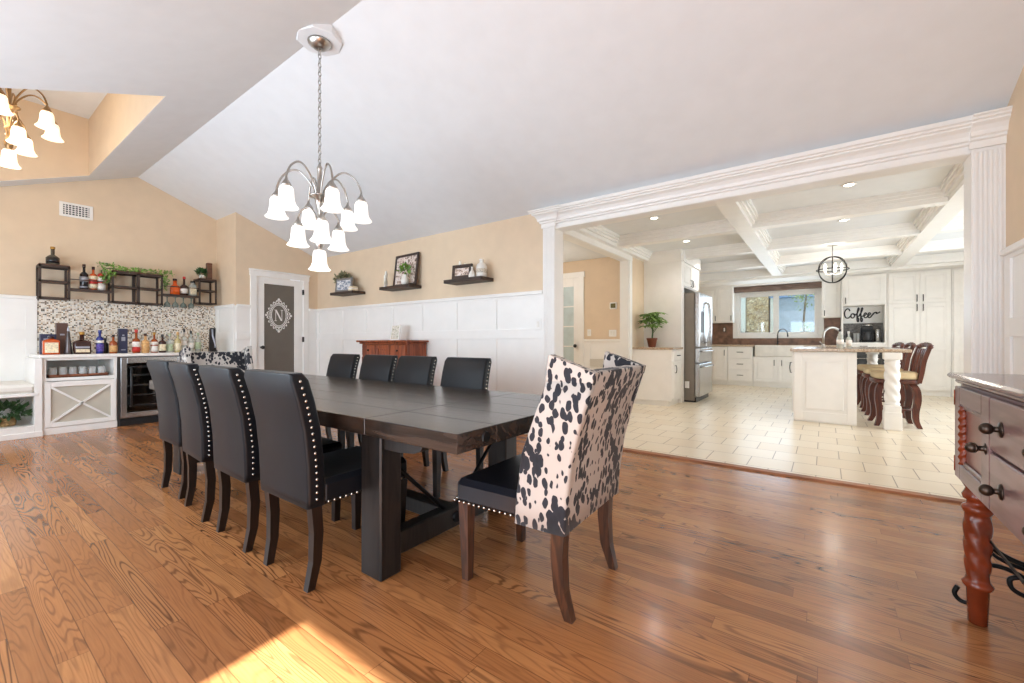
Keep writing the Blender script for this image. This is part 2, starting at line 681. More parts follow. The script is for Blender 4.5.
# wall with the floating shelves, and the wall over the opening
m = MB().box(-7.5, YB, 0, -2.42, YB + .158, 2.8).box(-2.41, YB + .02, 2.345, .79, YB + .16, 2.8).box(.79, YB + .002, 0, 3.3, YB + .16, 2.8)
struct('wall_back', m, BEIGE, 'beige wall with floating shelves above white panelling', 'wall')


def gable(x0, x1, y0, y1, z0=0.0):
    poly = [(y0, z0), (y1, z0), (y1, cz(y1) + .02)]
    if y0 < RY < y1:
        poly.append((RY, RZ + .02))
    poly.append((y0, cz(y0) + .02))
    return MB().prism(poly, x0, x1, 0)


struct('wall_left', gable(XL - .12, XL, YN, 2.8), BEIGE, 'beige gable wall above the bar counter', 'wall')
m = gable(XD - .12, XD, 2.8, 3.08)
for a in (gable(XD - .12, XD, 3.86, YB + .1), gable(XD - .12, XD, 3.08, 3.86, 2.16)):
    m.add(a.v, a.f)
m.prism([(2.8, 0), (2.9, 0), (2.9, cz(2.9) + .02), (2.8, cz(2.8) + .02)], XL - .12, XD - .12, 0)
m.box(-8.6, 2.9, 0, -8.5, 4.2, 2.4)
struct('wall_door', m, BEIGE, 'beige wall stepping forward around the monogrammed glass door', 'wall')
struct('wall_right', gable(XR, XR + .12, YN, YB), BEIGE, 'beige wall behind the sideboard', 'wall')
m = MB()
top = cz(YN) + .02
for a in ((-8.3, 0, -7.3, top), (-7.3, 0, -5.5, .6), (-7.3, 2.1, -5.5, top), (-5.5, 0, -4.8, top), (-4.8, 0, -2.6, .6), (-4.8, 2.1, -2.6, top),
          (-2.6, 0, -1.42, top), (-1.42, 2.12, .5, top), (.5, 0, 1.06, top)):
    m.box(a[0], YN - .1, a[1], a[2], YN, a[3])
struct('wall_front', m, BEIGE, 'beige wall with the sunny patio door', 'wall')

SX0, SX1, SY0, SY1, SZT = -7.8, -4.72, -.45, 1.24, 4.0
m = MB()


def slope_panel(x0, x1, y0, y1):
    m.add([(x0, y0, cz(y0)), (x1, y0, cz(y0)), (x1, y1, cz(y1)), (x0, y1, cz(y1)),
           (x0, y0, cz(y0) + .1), (x1, y0, cz(y0) + .1), (x1, y1, cz(y1) + .1), (x0, y1, cz(y1) + .1)],
          [(0, 1, 2, 3), (7, 6, 5, 4), (0, 4, 5, 1), (1, 5, 6, 2), (2, 6, 7, 3), (3, 7, 4, 0)])


slope_panel(-8.3, 1.06, RY, YB + .1)
slope_panel(-8.3, 1.06, SY1, RY)
slope_panel(-8.3, SX0, SY0, SY1)
slope_panel(SX1, 1.06, SY0, SY1)
slope_panel(-8.3, 1.06, YN - .1, SY0)
m.box(SX0 - .1, SY0 - .1, SZT, SX1 + .1, SY1 + .1, SZT + .1)
struct('ceiling', m, CEILW, 'white vaulted ceiling with a raised square well', 'ceiling')
m = MB()
for y0, y1 in ((SY1 - .003, SY1 + .06), (SY0 - .06, SY0 + .003)):
    m.prism([(y0, cz(y0) + .004), (y1, cz(y1) + .004), (y1, SZT), (y0, SZT)], SX0 - .06, SX1 + .06, 0)
for x0, x1 in ((SX0 - .06, SX0 + .003), (SX1 - .003, SX1 + .06)):
    m.prism([(SY0, cz(SY0) + .004), (SY1, cz(SY1) + .004), (SY1, SZT), (SY0, SZT)], x0, x1, 0)
struct('wall_upper', m, BEIGE, 'pale beige sides of the raised ceiling well', 'wall')


# wainscot panelling
def wainscot(fr, u0, u1, stiles, topz=1.66, ptop=1.59, mid=(1.11, 1.225), base=.16, sw=.09):
    m = MB()
    fr.box(m, u0, 0, 0, u1, topz - .02, .012)
    fr.box(m, u0, topz - .045, .012, u1, topz, .045, .008)
    fr.box(m, u0, ptop, .012, u1, topz - .045, .026)
    fr.box(m, u0, mid[0], .012, u1, mid[1], .026, .002)
    fr.box(m, u0, 0, .012, u1, base, .028, .004)
    for a, b in stiles:
        fr.box(m, a, base, .012, b, mid[0], .026, .002)
        fr.box(m, a, mid[1], .012, b, ptop, .026, .002)
    return m


xs = [-7.25, -6.52, -5.865, -5.21, -4.56, -3.9, -3.235]
st = [(-7.35, -7.25)] + [(x - .075, x) for x in xs[1:]] + [(-2.68, -2.563)]
struct('trim_2', wainscot(Fr((0, YB, 0), UX, FN), -7.35, -2.563, st), WHITE, 'white panelled wainscot under the floating shelves', 'panelling')
m = wainscot(Fr((XL, 2.8, 0), UX, FN), .02, .75, [(.02, .12), (.66, .75)])
b = wainscot(Fr((XD, 0, 0), UY, FE), 2.8, 3.0, [])
m.add(b.v, b.f)
b = wainscot(Fr((XD, 0, 0), UY, FE), 3.945, 4.09, [])
m.add(b.v, b.f)
struct('trim_3', m, WHITE, 'white panelling either side of the monogrammed glass door', 'panelling')
struct('trim_4', wainscot(Fr((XL, 0, 0), UY, FE), YN, .81, [(.71, .81), (-.05, .03), (-.85, -.75)], 1.655, 1.52), WHITE, 'white panelling behind the window bench', 'panelling')
struct('trim_5', wainscot(Fr((XR, 0, 0), UY, FW), YN, 4.0, [(3.9, 4.0), (3.1, 3.2), (2.3, 2.4), (1.5, 1.6), (.7, .8)]), WHITE, 'white panelling behind the sideboard', 'panelling')


# pilasters and crown of the wide opening
def pilaster(x0, x1, name, label):
    m = MB()
    m.box(x0, YB - .035, 0, x1, YB + .16, 2.36)
    n = 6
    w = (x1 - x0 - .02) / n
    for i in range(n):
        a = x0 + .01 + i * w
        m.box(a + .0025, YB - .041, .2, a + w - .0025, YB - .034, 2.33, .003)
    m.box(x0 - .008, YB - .055, 0, x1 + .008, YB, .19, .006)
    return struct(name, m, WHITE, label, 'pilaster')


pilaster(-2.563, -2.413, 'trim_6', 'white fluted pilaster at the end of the shelf wall')
pilaster(.783, .936, 'trim_7', 'white fluted pilaster beside the sideboard wall')


def crown(m, x0, x1, yo, z0, z1, ends=True):
    prof = [(0, 0), (.012, 0), (.012, .045), (.028, .052), (.028, .066), (.044, .074), (.05, .10), (.066, .125), (.092, .142), (.092, .154), (.108, .16), (.108, .172), (.122, .18), (.122, z1 - z0), (0, z1 - z0)]
    def loop(x, g):
        return [(x + g * d, yo - d, z0 + z) for d, z in prof]
    return m.loft([loop(x0, -1 if ends else 0), loop(x1, 1 if ends else 0)])


m = MB()
m.box(-2.42, YB - .01, 2.332, .79, YB + .16, 2.4)
crown(m, -2.413, .783, YB - .01, 2.335, 2.545, False)
crown(m, -2.563, -2.40, YB - .04, 2.35, 2.54)
crown(m, .77, .936, YB - .04, 2.35, 2.54, False)
struct('trim_8', m, WHITE, 'white crown moulding across the top of the wide opening', 'moulding')

# baseboards
struct('baseboard_right', MB().box(XR - .05, YN, 0, XR - .028, 4.06, .15, .006), WHITE, 'white baseboard behind the sideboard', 'baseboard')

# ------------------------------------------------------------------ monogrammed door
d1 = thing('door_1', 'white door with dark frosted glass and ornate N monogram', 'door', (XD, 3.47, 0), world=True, kind='structure')
f = Fr((XD, 0, 0), UY, FE)
m = MB()
f.box(m, 3.0, 0, 0, 3.095, 2.16, .03, .005)
f.box(m, 3.85, 0, 0, 3.945, 2.16, .03, .005)
f.box(m, 2.99, 2.13, 0, 3.955, 2.215, .034, .006)
f.box(m, 2.98, 2.21, 0, 3.965, 2.24, .05, .008)
f.box(m, 3.085, 0, -.12, 3.10, 2.14, 0)
f.box(m, 3.845, 0, -.12, 3.86, 2.14, 0)
m.build('door_casing', WHITE, d1)
m = MB()
for a in ((3.10, .01, 3.22, 2.13), (3.71, .01, 3.845, 2.13), (3.22, 2.025, 3.71, 2.13), (3.22, .01, 3.71, .3)):
    f.box(m, a[0], a[1], -.045, a[2], a[3], -.005, .003)
m.build('door_leaf', WHITE, d1)
m = MB()
f.box(m, 3.215, .29, -.03, 3.715, 2.03, -.02)
m.build('glass_panel', DKGL, d1)
# monogram
m = MB()
NY, NZ = 3.455, 1.515


def oval(ry, rz, r, n=64):
    m.tube([(XD - .0185, NY + ry * math.cos(2 * PI * i / n), NZ + rz * math.sin(2 * PI * i / n)) for i in range(n + 1)], r, 5)


oval(.118, .172, .006)
oval(.138, .192, .005)
for k in range(20):
    a = 2 * PI * (k + .5) / 20
    c, d = math.cos(a), math.sin(a)
    q = .5 + .5 * math.cos(4 * a)
    e = .010 * q
    m.tube([(XD - .0185, NY + (.155 + e) * c + (.018 + e * .4) * math.cos(t), NZ + (.212 + e) * d + (.018 + e * .4) * math.sin(t)) for t in [i * 2 * PI / 10 for i in range(11)]], .0058, 5)
    m.ball((XD - .018, NY + (.176 + e) * c, NZ + (.236 + e) * d), .012, 8, 5)
for dz in (-.265, .265):
    m.ball((XD - .018, NY, NZ + dz), .022, 8, 5)
for dy in (-.2, .2):
    m.ball((XD - .018, NY + dy, NZ), .02, 8, 5)


def flat(poly):
    m.prism([(NY + u, NZ + v) for u, v in poly], XD - .0205, XD - .016, 0)


flat([(-.054, -.09), (-.046, -.09), (-.046, .09), (-.054, .09)])
flat([(.046, -.09), (.054, -.09), (.054, .09), (.046, .09)])
flat([(-.060, .09), (-.034, .09), (.056, -.09), (.032, -.09)])
for u, v in ((-.05, -.09), (-.052, .09), (.05, .09)):
    flat([(u - .02, v - .004), (u + .02, v - .004), (u + .02, v + .004), (u - .02, v + .004)])
m.build('monogram', WHITE, d1)['label'] = 'white ornate oval wreath around the letter N'
m = MB()
m.tube([f.p(3.17, .985, -.005), f.p(3.17, .985, .045)], [.018, .012], 10)
m.ball(f.p(3.17, .985, .06), .03, 12, 8)
m.build('door_knob', BLACK, d1)
for z in (.3, 1.115, 1.935):
    m = MB()
    f.box(m, 3.838, z - .045, -.004, 3.862, z + .045, .034, .003)
    m.build('hinge', BLACK, d1)

# ------------------------------------------------------------------ kitchen shell
KZ, KX, KY = 2.7, -2.7, 12.3
m = MB()
m.box(KX - .14, 7.08, 0, KX, KY + .1, KZ)
m.box(KX - .14, YB + .16, 2.5, KX, 7.08, KZ)
m.box(KX - .14, YB + .16, 0, KX, YB + .2, KZ)
struct('wall_kitchen_left', m, BEIGE, 'cream kitchen wall behind the counter plant, with the hallway opening', 'wall')
m = MB()
for a in ((-2.84, 0, -1.86, KZ), (-.08, 0, 3.3, KZ), (-1.86, 0, -.08, 1.2), (-1.86, 2.28, -.08, KZ)):
    m.box(a[0], KY, a[1], a[2], KY + .15, a[3])
struct('wall_kitchen_back', m, CREAM, 'cream kitchen wall around the sink window', 'wall')
struct('wall_kitchen_right', MB().box(3.15, YB + .16, 0, 3.3, KY + .1, KZ), BEIGE, 'kitchen side wall hidden by the pilaster', 'wall')
struct('ceiling_kitchen', MB().box(-2.84, YB + .16, KZ, 3.3, KY + .15, KZ + .1), CEILW, 'white coffered ceiling over the kitchen', 'ceiling')
m = MB()


def coffer(m, x0, y0, x1, y1, along):
    zb = 2.55 if along == 'x' else 2.546
    e = 0 if along == 'x' else .002
    m.box(x0, y0, zb, x1, y1, KZ)
    # stepped crown along both long sides
    for d, z in ((.03 + e, .05), (.055 + e, .085), (.075 + e, .115)):
        if along == 'y':
            m.box(x0 - d, y0, zb + z, x0, y1, KZ)
            m.box(x1, y0, zb + z, x1 + d, y1, KZ)
        else:
            m.box(x0, y0 - d, zb + z, x1, y0, KZ)
            m.box(x0, y1, zb + z, x1, y1 + d, KZ)


for x in (-.95, 1.04):
    coffer(m, x, YB + .17, x + .19, 11.2, 'y')
for y in (4.72, 6.3, 7.95, 9.6, 11.1):
    coffer(m, KX + .001, y, 3.14, y + .17, 'x')
coffer(m, KX + .001, YB + .17, KX + .1, 11.2, 'y')
coffer(m, 3.05, YB + .17, 3.14, 11.2, 'y')
m.box(KX + .001, 11.27, 2.5, 3.14, KY - .001, KZ)
struct('trim_9', m, WHITE, 'white coffer beams with stepped crown on the kitchen ceiling', 'beams')
m = MB()
m.box(KX - .15, 7.03, 0, KX + .0, 7.08, 2.5)
m.box(KX, 7.05, 0, KX + .02, 7.17, 2.5, .004)
m.box(KX, YB + .2, 2.46, KX + .025, 7.17, 2.552, .006)
m.box(KX - .15, YB + .2, 2.46, KX, 7.08, 2.5)
struct('trim_10', m, WHITE, 'white casing around the hallway opening in the kitchen', 'casing')

# hallway
struct('wall_hall', MB().box(-6.2, 7.08, 0, KX - .14, 7.2, 2.6).box(-6.3, YB + .16, 0, -6.2, 7.2, 2.6), BEIGE, 'beige hallway wall with thermostat and glass door', 'wall')
struct('ceiling_hall', MB().box(-6.3, YB + .16, 2.57, KX - .14, 7.2, 2.67), CEILW, 'white hallway ceiling', 'ceiling')
fh = Fr((0, 7.08, 0), UX, FN)
m = wainscot(fh, -3.55, -2.85, [(-3.5, -3.42), (-2.95, -2.85)], 1.12, 1.05, (.5, .55))
struct('trim_11', m, WHITE, 'white low panelling in the hallway', 'panelling')
d2 = thing('door_2', 'white hallway door with stacked blue frosted glass lites', 'door', (-4.1, 7.08, 0), world=True, kind='structure')
m = MB()
fh.box(m, -3.655, 0, 0, -3.55, 2.28, .03, .005)
fh.box(m, -4.65, 0, 0, -4.545, 2.28, .03, .005)
fh.box(m, -4.67, 2.26, 0, -3.53, 2.36, .036, .008)
m.build('door_casing', WHITE, d2)
m = MB()
for a in ((-4.545, .01, -4.45, 2.26), (-3.76, .01, -3.655, 2.26), (-4.45, 2.1, -3.76, 2.26), (-4.45, .01, -3.76, .3)):
    fh.box(m, a[0], a[1], -.02, a[2], a[3], .018, .003)
for z in (.62, .99, 1.36, 1.73):
    fh.box(m, -4.45, z - .012, -.01, -3.76, z + .012, .016)
for x in (-4.22, -3.99):
    fh.box(m, x - .012, .3, -.01, x + .012, 2.1, .016)
m.build('door_leaf', WHITE, d2)
m = MB()
fh.box(m, -4.46, .29, .001, -3.75, 2.11, .008)
m.build('glass_lites', HALLG, d2)
m = MB().tube([fh.p(-3.705, 1.0, .018), fh.p(-3.705, 1.0, .05)], .012, 8).ball(fh.p(-3.705, 1.0, .068), .034, 12, 8)
m.build('door_knob', BLACK, d2)
t = thing('thermostat', 'small white thermostat with dark screen on hallway wall', 'thermostat', (-2.98, 7.08, 1.7), world=True)
m = MB()
fh.box(m, -3.05, 1.645, 0, -2.92, 1.765, .025, .008)
m.build('housing', PLATE, t)
m = MB()
fh.box(m, -3.03, 1.665, .025, -2.94, 1.745, .028, .002)
m.build('screen', plain('thermostat_screen', (96, 92, 58), .2), t)


def switch(fr, u, v, label, w=.075, h=.12, n0=0.0, rockers=1):
    t = thing('light_switch', label, 'switch', tuple(fr.p(u, v, n0)), world=True)
    m = MB()
    fr.box(m, u - w / 2, v - h / 2, n0, u + w / 2, v + h / 2, n0 + .007, .003)
    m.build('plate', PLATE, t)
    for i in range(rockers):
        m = MB()
        c = u + (i - (rockers - 1) / 2) * .045
        fr.box(m, c - .016, v - .033, n0 + .007, c + .016, v + .033, n0 + .012, .003)
        m.build('rocker', CERAM, t)


switch(fh, -3.45, 1.24, 'white switch plate beside the hallway glass door')
switch(fh, -3.0, 1.225, 'wide white switch plate below the thermostat', .14, rockers=2)
switch(Fr((0, YB, 0), UX, FN), -2.63, 1.275, 'white switch plate on panelling beside the fluted pilaster', .085, .13, .026)
t = thing('return_grille', 'small slatted white grille low on the hallway panelling', 'vent', (-3.3, 7.05, .72), world=True)
m = MB()
fh.box(m, -3.44, .62, .026, -3.14, .78, .032, .003)
m.build('frame', WHITE, t)
m = MB()
for i in range(7):
    fh.box(m, -3.42, .635 + i * .02, .032, -3.16, .645 + i * .02, .037)
m.build('slats', GREYP, t)

# ------------------------------------------------------------------ dining table
TX0, TX1, TY0, TY1, TZ = -4.85, -1.10, 1.156, 2.34, .735
t = thing('dining_table', 'long black-brown farmhouse dining table with trestle legs', 'table', (-2.98, 1.75, 0), world=True)


def planks(x0, x1):
    m = MB()
    n = 5
    w = (TY1 - TY0) / n
    for i in range(n):
        m.box(x0 + .001, TY0 + i * w + .0003, .659, x1 - .001, TY0 + (i + 1) * w - .0003, TZ, .002)
    return m


planks(-4.28, -1.67).build('tabletop', TABW, t)
planks(TX0, -4.28).build('extension_leaf', TABW, t)
planks(-1.67, TX1).build('extension_leaf', TABW, t)
for cx, sg in ((-1.675, 1), (-4.275, -1)):
    for y0, y1 in ((1.19, 1.31), (2.12, 2.24)):
        MB().box(cx - .074, y0, 0, cx + .074, y1, .659, .007).build('leg', TABV, t)
        x0 = cx + sg * .074
        m = MB().prism([(x0, .659), (x0 + sg * .26, .659), (x0 + sg * .245, .625), (x0 + sg * .2, .605), (x0 + sg * .1, .595), (x0, .595)], y0 + .02, y1 - .02, 1)
        m.build('corbel', TABV, t)
    MB().box(cx - .04, 1.31, .585, cx + .04, 2.12, .659, .005).build('head_beam', TABV, t)
    MB().box(cx - .04, 1.31, .062, cx + .04, 2.12, .172, .006).build('cross_beam', TABV, t)
    for ya, yb in ((1.31, 1.66), (2.12, 1.77)):
        MB().tube([(cx + sg * .0, ya, .5), (cx, yb, .168)], .011, 8).build('tension_rod', IRON, t)
    x = cx + sg * .04
    m = MB().tube([(x, 1.715, .12), (x + sg * .012, 1.715, .12)], [.032, .028], 12, False)
    m.build('bolt', IRON, t)
MB().box(-4.235, 1.67, .08, -1.715, 1.76, .165, .005).build('stretcher', TABV, t)
for x, sg in ((TX1, 1), (TX0, -1)):
    for y in (1.32, 2.2):
        MB().tube([(x, y, .697), (x + sg * .008, y, .697)], [.024, .021], 12, False).build('bolt', IRON, t)


# ------------------------------------------------------------------ dining chairs
def nails(m, pts, r=.0075):
    for p in pts:
        m.ball(p, r, 6, 3)


def make_black_chair(label):
    t = thing('dining_chair', label, 'chair', group='black dining chairs around the table')
    m = MB().box(-.226, -.24, .358, .226, .245, .472, .022)
    m.build('seat', BLKL, t)
    secs = []
    for z, y, hw in ((.362, -.262, .222), (.40, -.263, .228), (.55, -.268, .230), (.70, -.283, .229), (.82, -.308, .228), (.915, -.336, .227), (.938, -.344, .223), (.947, -.348, .214)):
        secs.append((0, y, hw, .040 if z < .93 else .030, z, .014))
    MB().rrect(secs).build('backrest', BLKL, t)
    m = MB()
    zs = [.40 + i * .0285 for i in range(19)]
    runs = [[(-.214 + i * .0285, .245, .374) for i in range(16)]]
    for sx in (-1, 1):
        runs.append([(sx * .2295, -.266 - .085 * max(0, (z - .45) / .5) ** 2, z) for z in zs])
        runs.append([(sx * .226, -.21 + i * .0285, .374) for i in range(16)])
    for r in runs:
        m = MB()
        nails(m, r)
        m.build('nailhead_trim', NAIL, t)['label'] = 'silver nailhead studs'
    for sx in (-1, 1):
        MB().leg([(sx * .198, .212, .362), (sx * .19, .205, 0)], [.046, .034]).build('leg', ESPR, t)
        MB().leg([(sx * .198, -.262, .37), (sx * .198, -.252, .25), (sx * .195, -.256, .12), (sx * .188, -.278, 0)], [.046, .044, .040, .034]).build('leg', ESPR, t)
    return t


proto = make_black_chair('black dining chair on near long side of table, nearest the spotted chair in front')
proto.location = (-1.995, 1.253, 0)
near = ['second', 'third', 'fourth']
for k, (x, dy, rz) in enumerate(((-2.583, .018, -.03), (-3.178, .036, -.07), (-3.762, .072, -.01))):
    dup(proto, (x, 1.235 + dy, 0), rz, 'black dining chair on near long side of table, %s counting from the spotted front chair' % near[k])
far = ['nearest the kitchen opening', 'second from the kitchen opening', 'third from the kitchen opening', 'farthest from the kitchen opening']
for k, x in enumerate((-2.36, -2.98, -3.51, -4.12)):
    dup(proto, (x, 2.275, 0), PI + (.02, -.01, .015, -.02)[k], 'black dining chair between table and panelled shelf wall, ' + far[k])


def make_wing_chair(label, loc, rz):
    t = thing('wing_chair', label, 'chair', loc, rz, group='cowhide print wing chairs at the table ends')
    m = MB()
    m.box(-.272, -.2, .350, .272, .275, .462, .024)
    m.build('seat', LEATH, t)
    m = MB()
    m.rrect([(0, -.245, .272, .045, .348, .012), (0, -.252, .276, .045, .45, .012), (0, -.278, .282, .045, .65, .012), (0, -.326, .288, .045, .83, .012), (0, -.372, .292, .043, .955, .012), (0, -.375, .288, .037, .968, .012)])
    m.build('backrest', M_COW, t)
    for sx in (-1, 1):
        m = MB()
        secs = []
        for z, yb, yf in ((.345, -.292, -.062), (.45, -.297, -.07), (.63, -.322, -.098), (.80, -.368, -.165), (.93, -.410, -.218)):
            secs.append((sx * (.268 + .022 * (z - .345)), (yb + yf) / 2, .024, (yf - yb) / 2, z, .012))
        m.rrect(secs)
        # sloping top: rises towards the front edge
        x = sx * .282
        n0 = len(secs)
        top = []
        for (dx, dy) in ((.024, .5), (-.024, .5), (-.024, -.5), (.024, -.5)):
            top.append((dx, dy))
        m.loft([[(x + dx, -.314 + dy * .192, .93) for dx, dy in top], [(x + dx, -.325 + dy * .185, 1.03 if dy > 0 else .966) for dx, dy in top]])
        m.build('wing', M_COW, t)
    for r in [[(-.25 + i * .0278, .275, .366) for i in range(19)]] + [[(sx * .272, -.035 + i * .0278, .364) for i in range(12)] for sx in (-1, 1)]:
        m = MB()
        nails(m, r)
        m.build('nailhead_trim', NAIL, t)['label'] = 'silver nailhead studs'
    for sx in (-1, 1):
        MB().leg([(sx * .228, .238, .356), (sx * .225, .235, 0)], [.054, .036]).build('leg', WALN, t)
        MB().leg([(sx * .236, -.245, .352), (sx * .236, -.24, .24), (sx * .236, -.25, .11), (sx * .232, -.285, 0)], [.054, .052, .046, .034]).build('leg', WALN, t)
    return t


make_wing_chair('cowhide print wing chair with black leather seat in front of the kitchen opening', (-1.090, 1.687, 0), PI / 2 + .04)
make_wing_chair('cowhide print wing chair at the bar end of the table', (-4.90, 1.80, 0), -PI / 2 - .03)

# ------------------------------------------------------------------ chandeliers
BELL = [(.022, .152), (.039, .148), (.047, .13), (.050, .09), (.054, .05), (.064, .022), (.082, .0), (.079, -.003), (.06, .012), (.04, .02)]


def chandelier(cx, cy, z0, ztop, a0, glow, metal, label, base, low_a):
    dz = z0 - 1.64
    t = thing('chandelier', label, 'chandelier', (cx, cy, z0), world=True)
    c = (cx, cy, dz)
    if base:
        m = MB().lathe([(.165, ztop - .062 - dz), (.17, ztop - .057 - dz), (.17, ztop - dz + .0)], c, 8, False)
        m.build('ceiling_block', CEILW, t)
        zc = ztop - .064
    else:
        zc = ztop
    MB().lathe([(.02, zc - .05 - dz), (.045, zc - .045 - dz), (.06, zc - .03 - dz), (.085, zc - .012 - dz), (.088, zc - dz)], c, 24).build('canopy', metal, t)
    m = MB()
    z, k = 2.47 + dz, 0
    while z < zc - .05:
        pts = []
        for i in range(11):
            a = 2 * PI * i / 10
            d, e = .011 * math.cos(a), .022 * math.sin(a)
            pts.append((cx + (d if k % 2 else 0), cy + (0 if k % 2 else d), z + .016 + e))
        m.tube(pts, .0035, 5)
        z += .034
        k += 1
    m.build('chain', metal, t)
    MB().lathe([(.008, 1.79), (.016, 1.80), (.03, 1.83), (.036, 1.86), (.022, 1.90), (.018, 1.96), (.03, 1.985), (.034, 2.0), (.018, 2.03), (.016, 2.08), (.026, 2.14), (.036, 2.19),
                (.075, 2.205), (.078, 2.215), (.036, 2.225), (.017, 2.235), (.016, 2.42), (.022, 2.43), (.012, 2.45), (.006, 2.475)], c, 16).build('column', metal, t)

    def shade(px, py, z, par):
        MB().lathe(BELL, (px, py, z), 18).build('lamp_shade', glow, par)
        MB().lathe([(.02, z + .15), (.034, z + .152), (.034, z + .165), (.022, z + .185), (.012, z + .2), (.008, z + .215)], (px, py, 0), 12).build('socket', metal, par)

    for k in range(6):
        a = a0 + k * PI / 3
        u = Vector((math.cos(a), math.sin(a), 0))
        pts = spline([Vector((cx, cy, z + dz)) + u * r for r, z in ((.03, 2.215), (.055, 2.29), (.13, 2.385), (.2, 2.405), (.272, 2.35), (.308, 2.27), (.31, 2.235))], 4)
        arm = MB().tube(pts, .0075, 6).build('arm', metal, t)
        shade(cx + u.x * .31, cy + u.y * .31, 2.035 + dz, arm)
    for k in range(3):
        a = low_a + k * 2 * PI / 3
        u = Vector((math.cos(a), math.sin(a), 0))
        pts = spline([Vector((cx, cy, z + dz)) + u * r for r, z in ((.02, 2.0), (.035, 2.07), (.08, 2.125), (.135, 2.11), (.168, 2.06), (.17, 2.03))], 4)
        arm = MB().tube(pts, .0075, 6).build('arm', metal, t)
        shade(cx + u.x * .17, cy + u.y * .17, 1.83 + dz, arm)
    MB().lathe(BELL, (cx, cy, 1.64 + dz), 18).build('lamp_shade', glow, t)
    return t


AR = math.atan2(.59, .807)      # direction of the picture's right on the floor
chandelier(-3.18, 1.8, 1.64, 3.475, AR + math.radians(-50), GLOWW, NICK, 'brushed nickel chandelier with white bell shades hanging over the table', True, AR + math.radians(-61))
chandelier(-6.3, .45, 2.76, SZT, AR + math.radians(-50), GLOWA, plain('antique_brass', (150, 122, 88), .35, .9), 'brass chandelier with warm bell shades hanging in the raised ceiling well', False, AR + math.radians(-20))
light('well_chandelier_bulbs', 'POINT', (-6.3, .42, 3.2), 22, (1, .84, .62), size=.25)
light('table_chandelier_bulbs', 'POINT', (-3.18, 1.8, 1.6), 6, (1, .95, .88), size=.25)

# ------------------------------------------------------------------ bar wall
struct('wall_tile', MB().box(XL + .001, .812, .92, XL + .014, 2.79, 1.645), M_MOS, 'mosaic tile splash of cream, tan and black chips behind the bar', 'tile')
XC0 = -7.24
t = thing('bar_countertop', 'white bar countertop carrying the row of liquor bottles', 'countertop', (-7.66, 1.76, .88), world=True)
MB().box(XL + .016, .735, .886, XC0 + .03, 2.785, .925, .008).build('slab', WHITE, t)

t = thing('bar_cabinet', 'white open bar cabinet with glass shelf and X front', 'cabinet', (-7.6, 1.09, 0), world=True)
fb = Fr((XC0, 0, 0), UY, FE)
m = MB()
fb.box(m, .765, 0, -.84, .797, .885, 0, .003)
fb.box(m, 1.375, 0, -.84, 1.407, .885, 0, .003)
fb.box(m, .797, .86, -.84, 1.375, .885, -.001)
fb.box(m, .797, .62, -.84, 1.375, .655, -.001)
fb.box(m, .797, 0, -.5, 1.375, .62, -.06)
fb.box(m, .797, .62, -.84, 1.375, .885, -.83)
m.build('body', WHITE, t)
m = MB()
fb.box(m, .78, .085, 0, .83, .61, .022, .003)
fb.box(m, 1.345, .085, 0, 1.395, .61, .022, .003)
fb.box(m, .83, .085, 0, 1.345, .135, .022, .003)
fb.box(m, .83, .55, 0, 1.345, .61, .022, .003)
for a, b in (((.83, .135), (1.345, .55)), ((.83, .55), (1.345, .135))):
    m.bar(fb.p(*a, .01), fb.p(*b, .01), .022)
dr = m.build('x_panel', WHITE, t)
m = MB()
fb.box(m, .82, .13, -.012, 1.355, .56, -.004)
m.build('back_panel', GREYP, dr)
m = MB()
fb.box(m, .765, 0, 0, 1.407, .08, .012, .003)
m.build('plinth', WHITE, t)

t = thing('wine_cooler', 'stainless framed wine cooler with dark glass door under the bar', 'cooler', (-7.6, 1.76, 0), world=True)
m = MB()
fb.box(m, 1.412, .0, -.8, 1.432, .883, -.002)
fb.box(m, 2.088, .0, -.8, 2.108, .883, -.002)
fb.box(m, 1.432, .86, -.8, 2.088, .883, -.002)
fb.box(m, 1.432, .0, -.8, 2.088, .09, -.01)
fb.box(m, 1.432, .09, -.8, 2.088, .86, -.78)
m.build('case', plain('cooler_case_grey', (58, 56, 54), .5), t)
m = MB()
for a in ((1.435, .1, 1.495, .875), (2.025, .1, 2.085, .875), (1.495, .1, 2.025, .165), (1.495, .80, 2.025, .875)):
    fb.box(m, a[0], a[1], 0, a[2], a[3], .035, .004)
dr = m.build('door', STEEL, t)
m = MB()
fb.box(m, 1.493, .163, .006, 2.027, .802, .012)
m.build('glass', COOLG, dr)
m = MB().tube([fb.p(1.53, .25, .035), fb.p(1.53, .25, .07), fb.p(1.53, .74, .07), fb.p(1.53, .74, .035)], .012, 8)
m.build('handle', BLACK, dr)
for z in (.24, .37, .50, .63, .74):
    m = MB()
    fb.box(m, 1.45, z, -.6, 2.07, z + .012, -.04)
    fb.box(m, 1.45, z, -.04, 2.07, z + .022, -.02)
    m.build('rack', STEEL, t)
m = MB()
fb.box(m, 1.43, .0, -.01, 2.09, .085, .02, .004)
m.build('kick_plate', BLACK, t)

t = thing('bar_end_cabinet', 'white bar cabinet hidden behind the end chairs beside the wine cooler', 'cabinet', (-7.6, 2.45, 0), world=True)
m = MB()
fb.box(m, 2.115, 0, -.83, 2.785, .884, 0, .003)
m.build('body', WHITE, t)
dr = panel_front(fb, 2.13, .1, 2.77, .87, .001).build('door', WHITE, t)
pull(fb, 2.2, .7, .02).build('handle', BLACK, dr)

